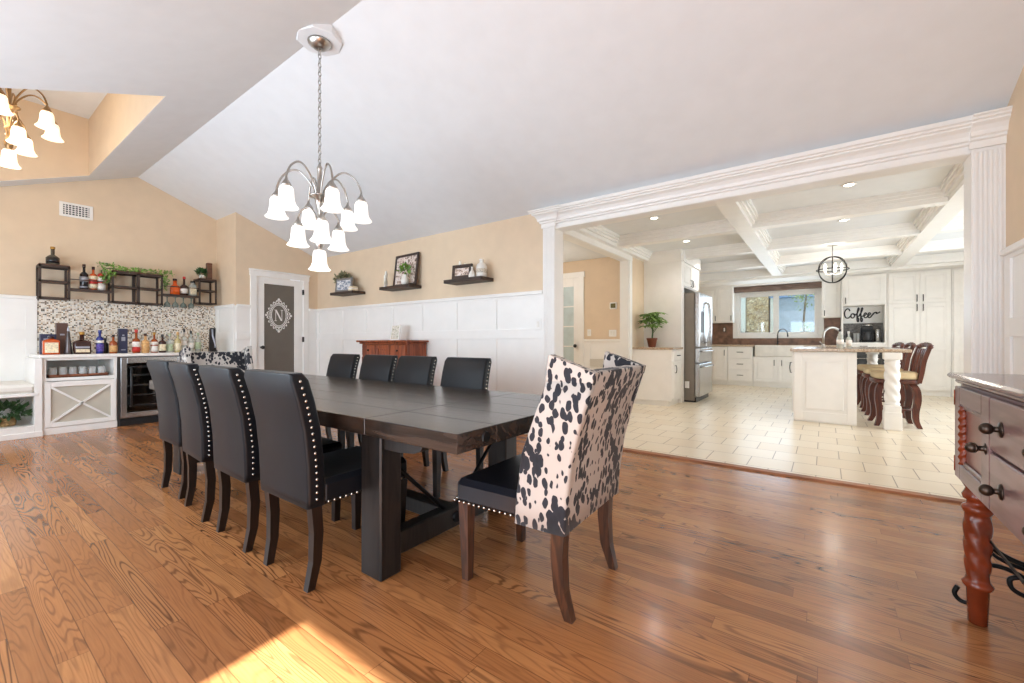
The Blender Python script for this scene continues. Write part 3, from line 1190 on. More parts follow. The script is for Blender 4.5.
# window bench
t = thing('window_bench', 'white built-in bench with open cubby beside the bar cabinet', 'bench', (-7.6, -.1, 0), world=True)
m = MB()
m.box(-8.06, -.95, .462, -7.19, .733, .50, .006)
m.build('seat_board', WHITE, t)
m = MB()
m.box(-8.06, -.95, 0, -7.2, .70, .13)
m.box(-8.06, .70, 0, -7.2, .762, .885, .003)
m.box(-8.06, -.13, .13, -7.22, -.09, .462)
m.box(-8.06, -.95, .13, -7.22, -.91, .462)
m.box(-8.062, -.95, .13, -8.05, .70, .462)
m.build('body', WHITE, t)
m = MB()
m.box(-7.2, -.95, 0, -7.188, .765, .06, .003)
m.build('baseboard', WHITE, t)
t = thing('bench_cushion', 'white boxy cushion on the window bench', 'cushion', (-7.6, 0, .5), world=True)
MB().box(-8.03, -.9, .501, -7.195, .712, .60, .03).build('pad', CUSH, t)


# ------------------------------------------------------------------ bottles
def col(name, c, rough=.12, **k):
    return plain(name, c, rough, var=.08, **k)


AMBER = col('amber_spirit', (150, 70, 22))
COGN = col('orange_spirit', (196, 84, 34))
DKBR = col('dark_brown_glass', (58, 32, 26))
DKGL2 = col('black_glass', (26, 26, 30))
BLUEG = col('cobalt_glass', (34, 48, 122))
NAVY = plain('navy_card', (40, 44, 74), .45)
BROWNC = plain('brown_card', (84, 58, 48), .45)
CREAML = plain('cream_label', (226, 210, 178), .6, var=.12, scale=60)
WHITEL = plain('white_label', (234, 228, 220), .6, var=.08, scale=60)
REDL = plain('red_label', (190, 44, 36), .5)
TANL = plain('tan_label', (206, 160, 104), .6, var=.12, scale=60)
GOLD = plain('gold_cap', (186, 142, 70), .35, .8)
SILV = plain('silver_print', (170, 174, 186), .35, .6)
GRNL = plain('green_white_label', (172, 184, 152), .6, var=.15, scale=50)
CLEARB = plain('clear_spirit_bottle', (206, 208, 198), .1, var=.04, **{'Alpha': .55})
YELB = plain('pale_yellow_spirit', (190, 174, 124), .12, var=.06)


def bottle(loc, h, r, mat, capm, labels=(), body=.6, neck=.32, label='', name='liquor_bottle', square=False, shoulder=.12, group='bottles on the bar counter'):
    t = thing(name, label, 'bottle', loc, group=group)
    nr = r * neck
    hb, hs = h * body, h * (body + shoulder)
    prof = [(r * .9, 0), (r, .006), (r, hb), (r * .93, hb + (hs - hb) * .3), (r * .6, hb + (hs - hb) * .75), (nr, hs), (nr, h * .9)]
    if square:
        MB().rrect([(0, 0, rr * .8, rr, z, min(rr * .45, .02)) for rr, z in prof]).build('body', mat, t)
    else:
        MB().lathe(prof, (0, 0, 0), 14).build('body', mat, t)
    MB().lathe([(nr * 1.15, h * .87), (nr * 1.25, h * .88), (nr * 1.25, h * .99), (nr * 1.1, h)], (0, 0, 0), 12).build('cap', capm, t)
    for z0, z1, lm in labels:
        if square:
            m = MB().rrect([(0, 0, r * .8 + .0012, r * .80, h * z, .004) for z in (z0, z1)], False)
        else:
            m = MB().lathe([(r + .0012, h * z0), (r + .0012, h * z1)], (0, 0, 0), 14)
        m.build('label', lm, t)
    return t


ZB = .925
G1 = 'bottles on the bar counter'
bottle((-7.43, .855, ZB), .215, .07, COGN, DKBR, [(.1, .66, CREAML)], .74, .3, 'squat orange bottle with cream label in front of the navy box', square=True)
bottle((-7.45, 1.12, ZB), .275, .078, DKBR, GOLD, [(.08, .22, CREAML), (.26, .34, SILV)], .52, .26, 'wide dark brown decanter bottle with stopper, beside the tall brown box', square=True)
bottle((-7.45, 1.283, ZB), .30, .037, BLUEG, BLUEG, [(.46, .56, WHITEL), (.1, .4, plain('blue_red_label', (84, 70, 150), .5, var=.4, scale=50))], .62, .36, 'cobalt blue bottle on the bar counter')
bottle((-7.55, 1.35, ZB), .2, .035, DKGL2, BLACK, [], .6, .36, 'short black bottle just behind the cobalt blue bottle')
bottle((-7.45, 1.41, ZB), .245, .04, AMBER, DKBR, [(.08, .42, TANL)], .55, .32, 'amber bottle with tan label left of the upright navy box')
bottle((-7.45, 1.64, ZB), .315, .042, AMBER, REDL, [(.06, .26, REDL), (.26, .48, WHITEL)], .52, .34, 'amber bottle with red neck, right of the upright navy box')
bottle((-7.45, 1.735, ZB), .265, .042, TANL, DKBR, [(.08, .5, TANL)], .56, .32, 'amber bottle with tan label and brown cap, right of the red-necked bottle')
bottle((-7.45, 1.83, ZB), .28, .041, AMBER, GOLD, [(.06, .34, WHITEL), (.4, .54, WHITEL)], .56, .3, 'amber bottle with two white labels on the bar counter')
bottle((-7.45, 1.92, ZB), .255, .042, DKBR, BLACK, [(.1, .46, CREAML)], .56, .3, 'dark brown bottle with cream label and black cap')
bottle((-7.47, 2.01, ZB), .27, .04, CLEARB, GRNL, [(.08, .45, GRNL)], .56, .3, 'clear bottle with pale green label')
bottle((-7.47, 2.1, ZB), .29, .04, YELB, TANL, [(.1, .45, CREAML)], .58, .32, 'pale yellow bottle beside the green-labelled one')
bottle((-7.55, 2.2, ZB), .335, .036, CLEARB, BLACK, [(.3, .5, WHITEL)], .6, .3, 'tall clear bottle with black cap above the cowhide chair')
bottle((-7.58, 2.29, ZB), .31, .036, CLEARB, DKGL2, [(.2, .45, WHITEL)], .6, .3, 'clear bottle with dark stopper above the cowhide chair')
bottle((-7.6, 2.385, ZB), .29, .04, CLEARB, GRNL, [(.15, .5, GRNL)], .58, .32, 'clear bottle with leafy label beside the black corkscrew stand')


def giftbox(loc, w, d, h, mat, label, deco):
    t = thing('bottle_box', label, 'box', loc, group='boxed bottles on the bar counter')
    MB().box(-d / 2, -w / 2, 0, d / 2, w / 2, h, .003).build('carton', mat, t)
    m = MB()
    for a in deco:
        m.box(d / 2, a[0] * w, a[1] * h, d / 2 + .0015, a[2] * w, a[3] * h)
    m.build('print', SILV, t)


giftbox((-7.66, .855, ZB), .135, .09, .245, NAVY, 'navy bottle box standing behind the squat orange bottle', [(-.3, .72, .3, .78), (-.06, .82, .06, .9)])
giftbox((-7.66, .972, ZB), .1, .09, .385, BROWNC, 'tall brown bottle box behind the cone decanter', [(-.2, .6, .2, .65)])
giftbox((-7.52, 1.515, ZB), .088, .08, .325, NAVY, 'upright navy bottle box with silver crest in the counter row', [(-.25, .12, .25, .16), (-.22, .5, .22, .66), (-.12, .7, .12, .76)])
t = thing('cone_decanter', 'slim cone-shaped decanter in front of the tall brown box', 'bottle', (-7.44, 1.0, ZB), group=G1)
MB().lathe([(.036, 0), (.038, .01), (.026, .15), (.012, .27), (.011, .28)], n=16).build('body', plain('smoky_glass', (88, 80, 80), .15, .4, var=.25), t)
MB().lathe([(.011, .28), (.013, .283), (.005, .33), (.002, .34)], n=12).build('stopper', SILV, t)
t = thing('corkscrew_stand', 'black lever corkscrew on stand at the end of the bar', 'corkscrew', (-7.55, 2.56, ZB))
MB().box(-.05, -.05, 0, .05, .05, .02, .005).build('base', BLACK, t)
MB().prism([(-.045, .02), (.045, .02), (.03, .2), (.034, .36), (-.034, .36), (-.045, .22)], -.02, .02, 0).build('stand', BLACK, t)
m = MB().tube([(.02, -.012, .34), (.035, -.012, .24), (.035, .02, .12), (.03, .02, .06)], .012, 8)
m.build('lever', SILV, t)

# glass tray in the bar cabinet
t = thing('serving_tray', 'brown wooden tray under the upturned glasses in the bar cabinet', 'tray', (-7.35, 1.07, .655))
m = MB().box(-.1, -.26, 0, .1, .26, .012)
for a in ((-.1, -.26, .1, -.248), (-.1, .248, .1, .26), (-.1, -.26, -.09, .26), (.09, -.26, .1, .26)):
    m.box(a[0], a[1], .0, a[2], a[3], .035)
m.build('tray', wood('tray_wood', (110, 62, 42), (150, 92, 64), 1, 10), t)
TUMB = plain('pale_tumbler_glass', (226, 228, 226), .05, var=.03, **{'Alpha': .45})
ords = ['first', 'second', 'third', 'fourth', 'fifth', 'sixth']
for i in range(6):
    o = MB().lathe([(.036, 0), (.038, .004), (.033, .1), (.028, .105)], n=14).build('drinking_glass', TUMB)
    o.location = (-7.35, .86 + i * .084, .668)
    tag(o, 'upturned clear glass on the brown tray, %s from the bench side' % ords[i], 'glass', 'glasses on the bar cabinet tray')

# ------------------------------------------------------------------ metal rack on the bar wall
XRK = -7.85
t = thing('wall_rack', 'dark metal and wood box rack mounted above the mosaic tile', 'shelf', (-7.98, 1.75, 1.85), world=True)


def rackbox(y0, y1, z0, z1, zm, n=1):
    m = MB()
    b = .022
    for x0, x1 in ((XRK - b, XRK), (XL + .001, XL + .001 + b)):
        ys = [y0 + i * (y1 - y0) / n for i in range(n + 1)]
        for y in ys:
            w = b * (1.6 if 0 < ys.index(y) < n else 1)
            m.box(x0, min(max(y - w / 2, y0), y1 - w), z0, x1, min(max(y + w / 2, y0 + w), y1), z1)
        for z in (z0, zm, z1 - b):
            m.box(x0, y0, z, x1, y1, z + b)
    for y in (y0, y1 - b):
        for z in (z0, zm, z1 - b):
            m.box(XL + .02, y, z, XRK - .02, y + b, z + b)
    m.build('frame', RACKM, t)
    MB().box(XL + .004, y0 + .002, z1, XRK, y1 - .002, z1 + .014, .002).build('top_board', RACKW, t)
    MB().box(XL + .024, y0 + .024, zm + .004, XRK - .024, y1 - .024, zm + .018).build('shelf_board', RACKW, t)


rackbox(.8, 1.075, 1.62, 2.04, 1.83)
rackbox(1.473, 2.03, 1.615, 2.045, 1.83, 2)
rackbox(2.477, 2.72, 1.67, 2.055, 1.87)
for y0, y1, z in ((1.075, 1.473, 1.75), (2.03, 2.477, 1.765)):
    MB().box(XL + .004, y0, z, XRK, y1, z + .022, .002).build('bottle_shelf', RACKW, t)
    MB().box(XRK - .012, y0, z + .13, XRK, y1, z + .142).box(XRK - .004, y0, z - .012, XRK + .004, y1, z + .022).build('guard_rail', RACKM, t)
ZS1, ZS2 = 1.772, 1.787
G2 = 'bottles on the wall rack'
bottle((-7.95, 1.215, ZS1), .335, .042, DKGL2, DKBR, [(.3, .5, SILV), (.05, .12, SILV)], .58, .34, 'black bottle on the left rack shelf', group=G2)
bottle((-7.95, 1.305, ZS1), .315, .04, COGN, DKBR, [(.06, .26, CREAML), (.26, .42, REDL), (.45, .6, CREAML)], .6, .32, 'middle bottle on the left rack shelf with red and cream labels', group=G2)
bottle((-7.95, 1.385, ZS1), .28, .04, REDL, BLACK, [(.0, .36, WHITEL), (.45, .66, WHITEL)], .74, .12, 'red and white bottle on the left rack shelf beside the garland', group=G2)
bottle((-7.95, .93, 2.054), .235, .062, plain('smoky_dark_bottle', (86, 82, 72), .12, var=.3, scale=30), GOLD, [(.1, .4, DKGL2)], .36, .3, 'round clear and dark bottle with ball stopper atop the left rack box', shoulder=.2, group=G2).children[1]
bottle((-7.95, 2.20, ZS2), .245, .055, plain('bright_orange_spirit', (226, 96, 34), .15), DKBR, [], .5, .4, 'bright orange bottle with brown cap on the right rack shelf', square=True, group=G2)
bottle((-7.95, 2.315, ZS2), .29, .05, DKBR, REDL, [(.1, .36, WHITEL)], .46, .3, 'red-brown bottle with white label on the right rack shelf', group=G2)
bottle((-7.95, 2.425, ZS2), .235, .05, CLEARB, DKGL2, [(.1, .55, CREAML)], .66, .5, 'clear square bottle with pale label on the right rack shelf', square=True, group=G2)
for i in range(4):
    o = MB().lathe([(.036, 0), (.037, -.002), (.008, -.008), (.006, -.07), (.012, -.078), (.034, -.1), (.04, -.13), (.034, -.155)], n=14).build('stemware_glass', plain('smoky_green_glass', (120, 132, 124), .08, var=.15, **{'Alpha': .7}) if i == 0 else bpy.data.materials['smoky_green_glass'])
    o.location = (-7.93, 2.1 + i * .1, 1.752)
    tag(o, 'stemmed glass hanging under the right rack shelf, %s from the garland' % ords[i], 'glass', 'glasses hanging under the rack')


# ------------------------------------------------------------------ foliage helper
def leaves(m, centre, n, spread, size, up=.3, rnd=random):
    for _ in range(n):
        d = Vector((rnd.gauss(0, 1), rnd.gauss(0, 1), rnd.gauss(up, .8))).normalized()
        c = Vector(centre) + Vector((d.x * spread[0], d.y * spread[1], d.z * spread[2])) * rnd.uniform(.35, 1)
        a = (d + Vector((rnd.gauss(0, .5), rnd.gauss(0, .5), rnd.gauss(0, .4)))).normalized()
        b = a.cross(Vector((rnd.gauss(0, 1), rnd.gauss(0, 1), 1))).normalized()
        k = a.cross(b)
        L = size * rnd.uniform(.7, 1.25)
        w = L * .28
        m.add([c, c + a * L * .5 + b * w + k * L * .06, c + a * L, c + a * L * .5 - b * w + k * L * .06, c + a * L * .5], [(0, 4, 1), (1, 4, 2), (2, 4, 3), (3, 4, 0)], True)
    return m


t = thing('ivy_garland', 'trailing green ivy garland draped over the middle rack box', 'garland', (-7.95, 1.76, 2.06), world=True)
m = MB()
for i in range(26):
    y = 1.36 + i * .031
    leaves(m, (-7.92 + random.uniform(-.03, .05), y, 2.085 + (.03 if i < 5 else 0)), 16, (.05, .035, .035), .035)
for y, zb, n in ((1.41, 1.9, 8), (2.06, 1.86, 9), (1.47, 1.96, 5)):
    for i in range(n):
        leaves(m, (-7.87, y + random.uniform(-.02, .02), zb + (2.06 - zb) * i / n), 12, (.04, .03, .025), .035, -.2)
m.build('leaves', LEAF, t)
m = MB().tube(spline([(-7.9, 1.41, 1.92), (-7.9, 1.42, 2.07), (-7.94, 1.6, 2.075), (-7.93, 1.85, 2.07), (-7.9, 2.04, 2.06), (-7.88, 2.06, 1.88)], 5), .005, 5)
m.build('stem', LEAFD, t)
t = thing('potted_plant', 'small grassy plant in pale pot atop the right rack box', 'plant', (-7.95, 2.55, 2.069))
MB().lathe([(.03, 0), (.036, .004), (.044, .06), (.040, .06), (.038, .05)], n=14).build('pot', CERAM, t)
leaves(MB(), (0, 0, .07), 70, (.05, .05, .07), .07, 1.2).build('foliage', LEAFD, t)
t = thing('wooden_bottle_case', 'tall brown wooden bottle case beside the small grassy plant', 'box', (-7.95, 2.645, 2.069))
MB().box(-.035, -.034, 0, .035, .034, .245, .004).build('case', RACKW, t)
MB().box(-.036, -.035, .235, .036, .035, .262, .004).build('lid', MAHOG, t)

# plant in the bench cubby
t = thing('potted_ivy', 'bushy green plant in the cubby under the window bench', 'plant', (-7.42, .5, .13))
MB().lathe([(.07, 0), (.08, .005), (.095, .09), (.088, .09), (.085, .08)], n=16).build('pot', plain('woven_basket', (150, 120, 80), .8, var=.3, scale=60), t)
leaves(MB(), (0, 0, .16), 300, (.19, .18, .10), .06, .4).build('foliage', LEAFD, t)

# air vent
t = thing('wall_vent', 'white air register with dark grid high on the bar wall', 'vent', (XL, 1.165, 2.83), world=True)
fv = Fr((XL, 0, 0), UY, FE)
m = MB()
for a in ((1.005, 2.735, 1.04, 2.925), (1.29, 2.735, 1.325, 2.925), (1.04, 2.735, 1.29, 2.765), (1.04, 2.895, 1.29, 2.925)):
    fv.box(m, *a[:2], .001, *a[2:], .014, .003)
m.build('frame', WHITE, t)
m = MB()
fv.box(m, 1.035, 2.76, .001, 1.295, 2.9, .004)
m.build('duct', DGREY, t)
m = MB()
for i in range(8):
    y = 1.055 + i * .031
    fv.box(m, y, 2.765, .005, y + .009, 2.895, .009)
for i in range(4):
    z = 2.785 + i * .028
    fv.box(m, 1.04, z, .004, 1.29, z + .008, .01)
m.build('grid', PLATE, t)

# ------------------------------------------------------------------ floating shelves and what stands on them
for x0, x1, z, w in ((-6.545, -5.92, 1.835, 'nearest the monogrammed door, with plant and photo'), (-5.25, -4.605, 1.83, 'in the middle, with the largest photo frame'), (-3.93, -3.30, 1.82, 'nearest the wide opening, with white vases')):
    o = MB().box(x0, 3.88, z, x1, 4.119, z + .043, .003).build('floating_shelf', SHELFW)
    tag(o, 'dark floating shelf ' + w, 'shelf', 'floating shelves on the beige wall')


def frame(loc, w, h, mat, photo, label, rz=0.0, lean=.1, border=.03, name='photo_frame'):
    t = thing(name, label, 'picture frame', loc, rz, group=None)
    R = Matrix.Rotation(-lean, 4, 'X')
    m = MB()
    for a in ((-w / 2, 0, -w / 2 + border, h), (w / 2 - border, 0, w / 2, h), (-w / 2 + border, 0, w / 2 - border, border), (-w / 2 + border, h - border, w / 2 - border, h)):
        m.box(a[0], -.012, a[1], a[2], .012, a[3], .003)
    m.xf(R).build('frame', mat, t)
    MB().box(-w / 2 + border, -.004, border, w / 2 - border, .008, h - border).xf(R).build('photo', photo, t)
    return t


DKW = wood('dark_frame_wood', (38, 28, 24), (66, 50, 44), 0, 10, .4)
frame((-6.24, 3.93, 1.879), .40, .22, plain('grey_frame', (120, 118, 116), .4), PHOTO2, 'small grey framed photo on the shelf nearest the monogrammed door', .08)
frame((-4.87, 4.03, 1.874), .53, .47, DKW, PHOTO1, 'large dark framed family photo on the middle shelf', -.05, .12, .035)
frame((-3.68, 3.95, 1.864), .31, .185, DKW, PHOTO1, 'small wide dark framed photo on the shelf nearest the opening', .08, .1, .045)
t = thing('dried_plant', 'sage green bushy plant behind the small grey photo', 'plant', (-6.33, 4.03, 1.879))
MB().lathe([(.03, 0), (.04, .005), (.05, .08), (.044, .08)], n=12).build('pot', CERAM, t)
leaves(MB(), (-.05, -.02, .22), 260, (.22, .07, .10), .055, .5).build('foliage', LEAFS, t)
t = thing('stacked_books', 'pale little stack of books beside the small grey photo', 'books', (-5.985, 3.94, 1.879))
for i, (c, dz) in enumerate(((CREAML, 0), (WHITEL, .022), (CREAML, .044))):
    MB().box(-.056 + i * .006, -.05, dz, .056 - i * .003, .05, dz + .021, .002).build('book', c, t)


def candle(loc, h, r, label):
    t = thing('candle', label, 'candle', loc)
    MB().lathe([(r * 1.7, 0), (r * 1.7, .008), (r * .7, .016), (r * .7, .03), (r * 1.2, .036), (r * 1.2, .042)], n=14).build('holder', CERAM, t)
    MB().lathe([(r, .042), (r, h - .004), (r * .8, h)], n=14).build('wax', WAXW, t)
    MB().tube([(0, 0, h), (.001, 0, h + .012)], .0015, 5).build('wick', BLACK, t)


candle((-5.205, 3.97, 1.874), .235, .019, 'tall white candle left of the large dark framed photo')
candle((-5.165, 3.92, 1.874), .17, .016, 'shorter white candle beside the large framed photo')
candle((-3.80, 4.05, 1.864), .25, .017, 'white candle behind the small wide dark frame')
candle((-3.72, 4.06, 1.864), .215, .015, 'thinner white candle behind the small wide dark frame')
t = thing('vase_of_greens', 'white vase of green leaves and pale flowers before the large photo', 'vase', (-4.74, 3.93, 1.874))
MB().lathe([(.03, 0), (.045, .01), (.055, .06), (.04, .11), (.032, .13), (.036, .14), (.03, .138)], n=16).build('vase', CERAM, t)
leaves(MB(), (0, 0, .2), 90, (.08, .06, .08), .06, .8).build('foliage', LEAF, t)
m = MB()
for i in range(7):
    m.ball((random.uniform(-.05, .05), random.uniform(-.05, .03), .24 + random.uniform(0, .04)), .014, 7, 5)
m.build('flowers', WAXW, t)
t = thing('bottle_vase', 'larger white ceramic bottle vase on the shelf end by the opening', 'vase', (-3.385, 3.99, 1.864))
MB().lathe([(.05, 0), (.066, .008), (.070, .06), (.068, .13), (.055, .16), (.028, .175), (.024, .2), (.03, .222), (.024, .22)], n=20).build('vase', CERAM, t)
m = MB().lathe([(.0712, .05), (.0702, .10)], (0, 0, 0), 20)
m.build('speckled_band', plain('speckled_glaze', (196, 186, 170), .5, var=.2, scale=60), t)
o = MB().lathe([(.03, 0), (.042, .008), (.044, .03), (.03, .07), (.013, .095), (.011, .125), (.016, .135), (.012, .133)], n=16).build('bud_vase', CERAM)
o.location = (-3.505, 3.95, 1.864)
tag(o, 'small white bud vase between the wide dark frame and bottle vase', 'vase')

# cherry cabinet behind the chairs
t = thing('sideboard_cabinet', 'reddish brown cherry cabinet against the white panelling behind the chairs', 'cabinet', (-4.98, 3.9, 0), world=True)
fc = Fr((0, 3.74, 0), UX, FN)
MB().box(-5.47, 3.75, .1, -4.47, 4.085, 1.045, .004).build('body', CHERRY, t)
m = MB().box(-5.54, 3.69, 1.07, -4.42, 4.09, 1.097, .008).box(-5.50, 3.715, 1.045, -4.45, 4.085, 1.07, .008)
m.build('top', CHERRY, t)
for x in (-5.42, -4.52):
    for y in (3.79, 4.05):
        MB().lathe([(.02, 0), (.03, .02), (.034, .06), (.024, .1)], (x, y, 0), 12).build('foot', CHERRY, t)
for u0, u1 in ((-5.45, -5.13), (-5.12, -4.82), (-4.81, -4.49)):
    fr2 = Fr((0, 3.75, 0), UX, FN)
    if u0 == -5.12:
        d = panel_front(fr2, u0, .13, u1, 1.03, 0, .05).build('door', CHERRY, t)
        m = MB().ball(fr2.p(u1 - .03, .62, .035), .014, 8, 6)
        m.build('knob', BLACK, d)
    else:
        d = panel_front(fr2, u0, .88, u1, 1.03, 0, .03, False).build('drawer', CHERRY, t)
        MB().ball(fr2.p((u0 + u1) / 2, .955, .032), .014, 8, 6).build('knob', BLACK, d)
        d = panel_front(fr2, u0, .13, u1, .86, 0, .05).build('door', CHERRY, t)
        MB().ball(fr2.p(u0 + .03, .55, .035), .014, 8, 6).build('knob', BLACK, d)
fr_ = frame((-4.87, 3.86, 1.097), .165, .22, WHITE, PHOTO3, 'thin pale framed photo standing on the cherry cabinet', .15, .14, .012)

# ------------------------------------------------------------------ sideboard on the right
t = thing('sideboard', 'plum brown sideboard with twisted legs at the right wall', 'sideboard', (.66, 1.68, 0), world=True)
S0, S1 = .93, 2.42
MB().box(.435, S0, .535, .885, S1, .915, .004).build('body', SIDEB, t)
m = MB()
prof = [(.0, .0), (.012, .004), (.02, .014), (.034, .018), (.04, .026), (.04, .034), (.034, .04), (.0, .04)]
m.box(.40, S0 - .03, .935, .885, S1 + .03, .955, .007).box(.42, S0 - .015, .915, .885, S1 + .012, .935, .007)
m.build('top', plain('silvery_brown_lacquer', (126, 108, 104), .16, var=.05, scale=4), t)
fs = Fr((.435, 0, 0), UY, FW)
for (a, b, hinge) in ((1.965, 2.405, 1), (.945, 1.385, 0)):
    m = MB()
    for q in ((a, .55, a + .085, .905), (b - .075, .55, b, .905), (a + .085, .55, b - .075, .61), (a + .085, .84, b - .075, .905)):
        fs.box(m, q[0], q[1], .002, q[2], q[3], .02, .003)
    d = m.build('door', SIDEB, t)
    m = MB()
    fs.box(m, a + .08, .605, .002, b - .07, .845, .008)
    d2_ = m.build('door_panel', plain('plum_panel', (128, 88, 80), .3, var=.08), d)
    for u in ((b - .097,) if hinge else (a + .098,)):
        m = MB()
        c = fs.p(u, 0, .012)
        loops = []
        for i in range(40):
            z = .615 + i * .22 / 39
            l = []
            for j in range(12):
                th = 2 * PI * j / 12
                r = .014 * (1 + .22 * math.cos(2 * th - i * 1.25))
                l.append((c.x + r * math.cos(th), c.y + r * math.sin(th), z))
            loops.append(l)
        m.loft(loops, True, True)
        m.build('rope_moulding', LEGTW, d)
    m = MB()
    for q in ((a + .085, .61, b - .075, .628), (a + .085, .822, b - .075, .84)):
        fs.box(m, q[0], q[1], .008, q[2], q[3], .017, .005)
    m.build('moulding', SIDEB, d)
    m = MB().tube([fs.p(a + .04 if hinge else b - .04, .735, y) for y in (.02, .024, .036, .044)], [.02, .009, .008, .018], 12)
    m.ball(fs.p(a + .04 if hinge else b - .04, .735, .05), .017, 12, 8)
    m.build('knob', plain('antique_bronze', (70, 58, 50), .3, .8), d)
    for z in (.6, .86):
        m = MB().tube([fs.p(b - .004 if hinge else a + .004, z - .03, .018), fs.p(b - .004 if hinge else a + .004, z + .03, .018)], .005, 8)
        m.build('hinge', LEGTW, d)
for z0, z1, zk in ((.742, .905, .822), (.55, .732, .64)):
    m = MB()
    fs.box(m, 1.392, z0, .002, 1.958, z1, .02, .004)
    d = m.build('drawer', SIDEB, t)
    for u in (1.85, 1.5):
        m = MB().tube([fs.p(u, zk, y) for y in (.02, .024, .026, .038, .046)], [.024, .022, .009, .008, .015], 12)
        m.ball(fs.p(u, zk, .05), .017, 12, 8)
        m.build('knob', bpy.data.materials['antique_bronze'], d)


def twist_leg(x, y):
    m = MB()
    loops = []
    keys = [(0, .026, 0), (.004, .031, 0), (.135, .036, 0), (.14, .046, 0), (.152, .05, 0), (.162, .042, 0), (.17, .036, .16), (.24, .040, .16), (.32, .043, .16), (.40, .043, .16), (.42, .040, .1),
            (.425, .046, 0), (.44, .052, 0), (.452, .046, 0), (.455, .036, 0), (.47, .034, 0), (.475, .046, 0), (.49, .05, 0), (.5, .044, 0), (.515, .038, 0), (.536, .05, 0)]
    zs = sorted(set([k[0] for k in keys] + [.17 + i * .008 for i in range(31)]))
    for z in zs:
        for (z0, r0, w0), (z1, r1, w1) in zip(keys, keys[1:]):
            if z0 <= z <= z1:
                q = (z - z0) / (z1 - z0)
                r, w = .88 * (r0 + (r1 - r0) * q), w0 + (w1 - w0) * q
                break
        loops.append([(x + r * (1 + w * (abs(math.cos(2 * (a := 2 * PI * j / 24) + z * 44)) - .5)) * math.cos(a), y + r * (1 + w * (abs(math.cos(2 * a + z * 44)) - .5)) * math.sin(a), z) for j in range(24)])
    m.loft(loops, True, True)
    m.build('leg', LEGTW, t)


for x in (.472, .845):
    for y in (2.375, .975):
        twist_leg(x, y)
# wrought iron scrollwork stretchers and cradle under the body
for y in (2.40, 1.0):
    m = MB()
    m.tube(spline([(.43, y + .04, .10), (.42, y + .04, .07), (.435, y + .04, .045), (.465, y + .03, .05), (.475, y + .02, .10), (.455, y, .17), (.48, y, .215), (.54, y, .225), (.60, y, .20), (.64, y, .15), (.70, y, .13), (.76, y, .16), (.78, y, .2), (.75, y, .215), (.735, y, .19)], 5), .0085, 6)
    m.tube(spline([(.90, y, .07), (.88, y, .045), (.85, y, .06), (.85, y, .13), (.87, y, .19), (.83, y, .225), (.76, y, .215), (.69, y, .17), (.62, y, .135), (.57, y, .15), (.56, y, .185), (.585, y, .2), (.6, y, .18)], 5), .0085, 6)
    m.ball((.66, y, .165), .022, 8, 6)
    m.tube(spline([(.49, y, .33), (.53, y, .28), (.60, y, .25), (.67, y, .245), (.74, y, .25), (.80, y, .28), (.84, y, .33)], 5), .010, 6)
    m.tube(spline([(.49, y, .30), (.53, y, .258), (.60, y, .233), (.67, y, .228), (.74, y, .233), (.80, y, .258), (.84, y, .30)], 5), .007, 6)
    m.build('scroll_stretcher', IRON, t)
m = MB()
for x, z in ((.53, .285), (.585, .262), (.67, .256), (.755, .262), (.80, .285)):
    m.tube([(x, 1.05, z), (x, 2.30, z)], .005, 6)
for x, z in ((.5, .33), (.84, .33)):
    m.tube([(x, .98, z), (x, 2.37, z)], .005, 6)
m.build('cradle_wires', IRON, t)

# ------------------------------------------------------------------ kitchen, left side
t = thing('plant_cabinet', 'cream base cabinet with stone top carrying the potted plant', 'cabinet', (-2.36, 7.5, 0), world=True)
fl = Fr((-2.03, 0, 0), UY, FE)
m = MB().box(-2.699, 7.22, .09, -2.032, 7.795, .945, .003).box(-2.699, 7.26, 0, -2.09, 7.795, .09)
m.build('body', CREAM, t)
MB().box(-2.699, 7.195, .945, -2.0, 7.795, .98, .006).build('countertop', M_GRAN, t)
d = panel_front(fl, 7.24, .13, 7.78, .74, -.001, .05).build('door', CREAM, t)
pull(fl, 7.32, .62, .02, .12).build('handle', BLACK, d)
d = panel_front(fl, 7.24, .76, 7.78, .93, -.001, .03, False).build('drawer', CREAM, t)
pull(fl, 7.5, .845, .02, .12, False).build('handle', IRON, d)
t = thing('potted_plant', 'bushy green leafy plant in terracotta pot on the stone-topped cabinet', 'plant', (-2.45, 7.5, .981))
MB().lathe([(.055, 0), (.06, .005), (.085, .13), (.092, .135), (.092, .16), (.08, .16), (.078, .14)], n=18).build('pot', TERRA, t)
m = MB()
random.seed(5)
for i in range(46):
    a, e = random.uniform(0, 2 * PI), random.uniform(-.1, 1.45)
    L = random.uniform(.12, .27)
    tip = Vector((math.cos(a) * math.cos(e) * L, math.sin(a) * math.cos(e) * L, .38 + math.sin(e) * L))
    for q in range(6):
        b = 2 * PI * q / 6 + a
        d_ = Vector((math.cos(b), math.sin(b), -.35)).normalized()
        k = d_.cross(Vector((0, 0, 1))).normalized()
        Ls = random.uniform(.09, .15)
        w = Ls * .24
        m.add([tip, tip + d_ * Ls * .5 + k * w + Vector((0, 0, .012)), tip + d_ * Ls, tip + d_ * Ls * .5 - k * w + Vector((0, 0, .012)), tip + d_ * Ls * .55], [(0, 4, 1), (1, 4, 2), (2, 4, 3), (3, 4, 0)], True)
m.build('foliage', LEAF, t)
m = MB().tube(spline([(0, 0, .12), (.012, .01, .3), (0, -.01, .45)], 4), [.014] * 9, 7)
for i in range(8):
    a = i * .8
    m.tube([(0, 0, .22 + i * .03), (.12 * math.cos(a), .12 * math.sin(a), .38 + i * .025)], .005, 5)
m.build('stem', LEAFD, t)

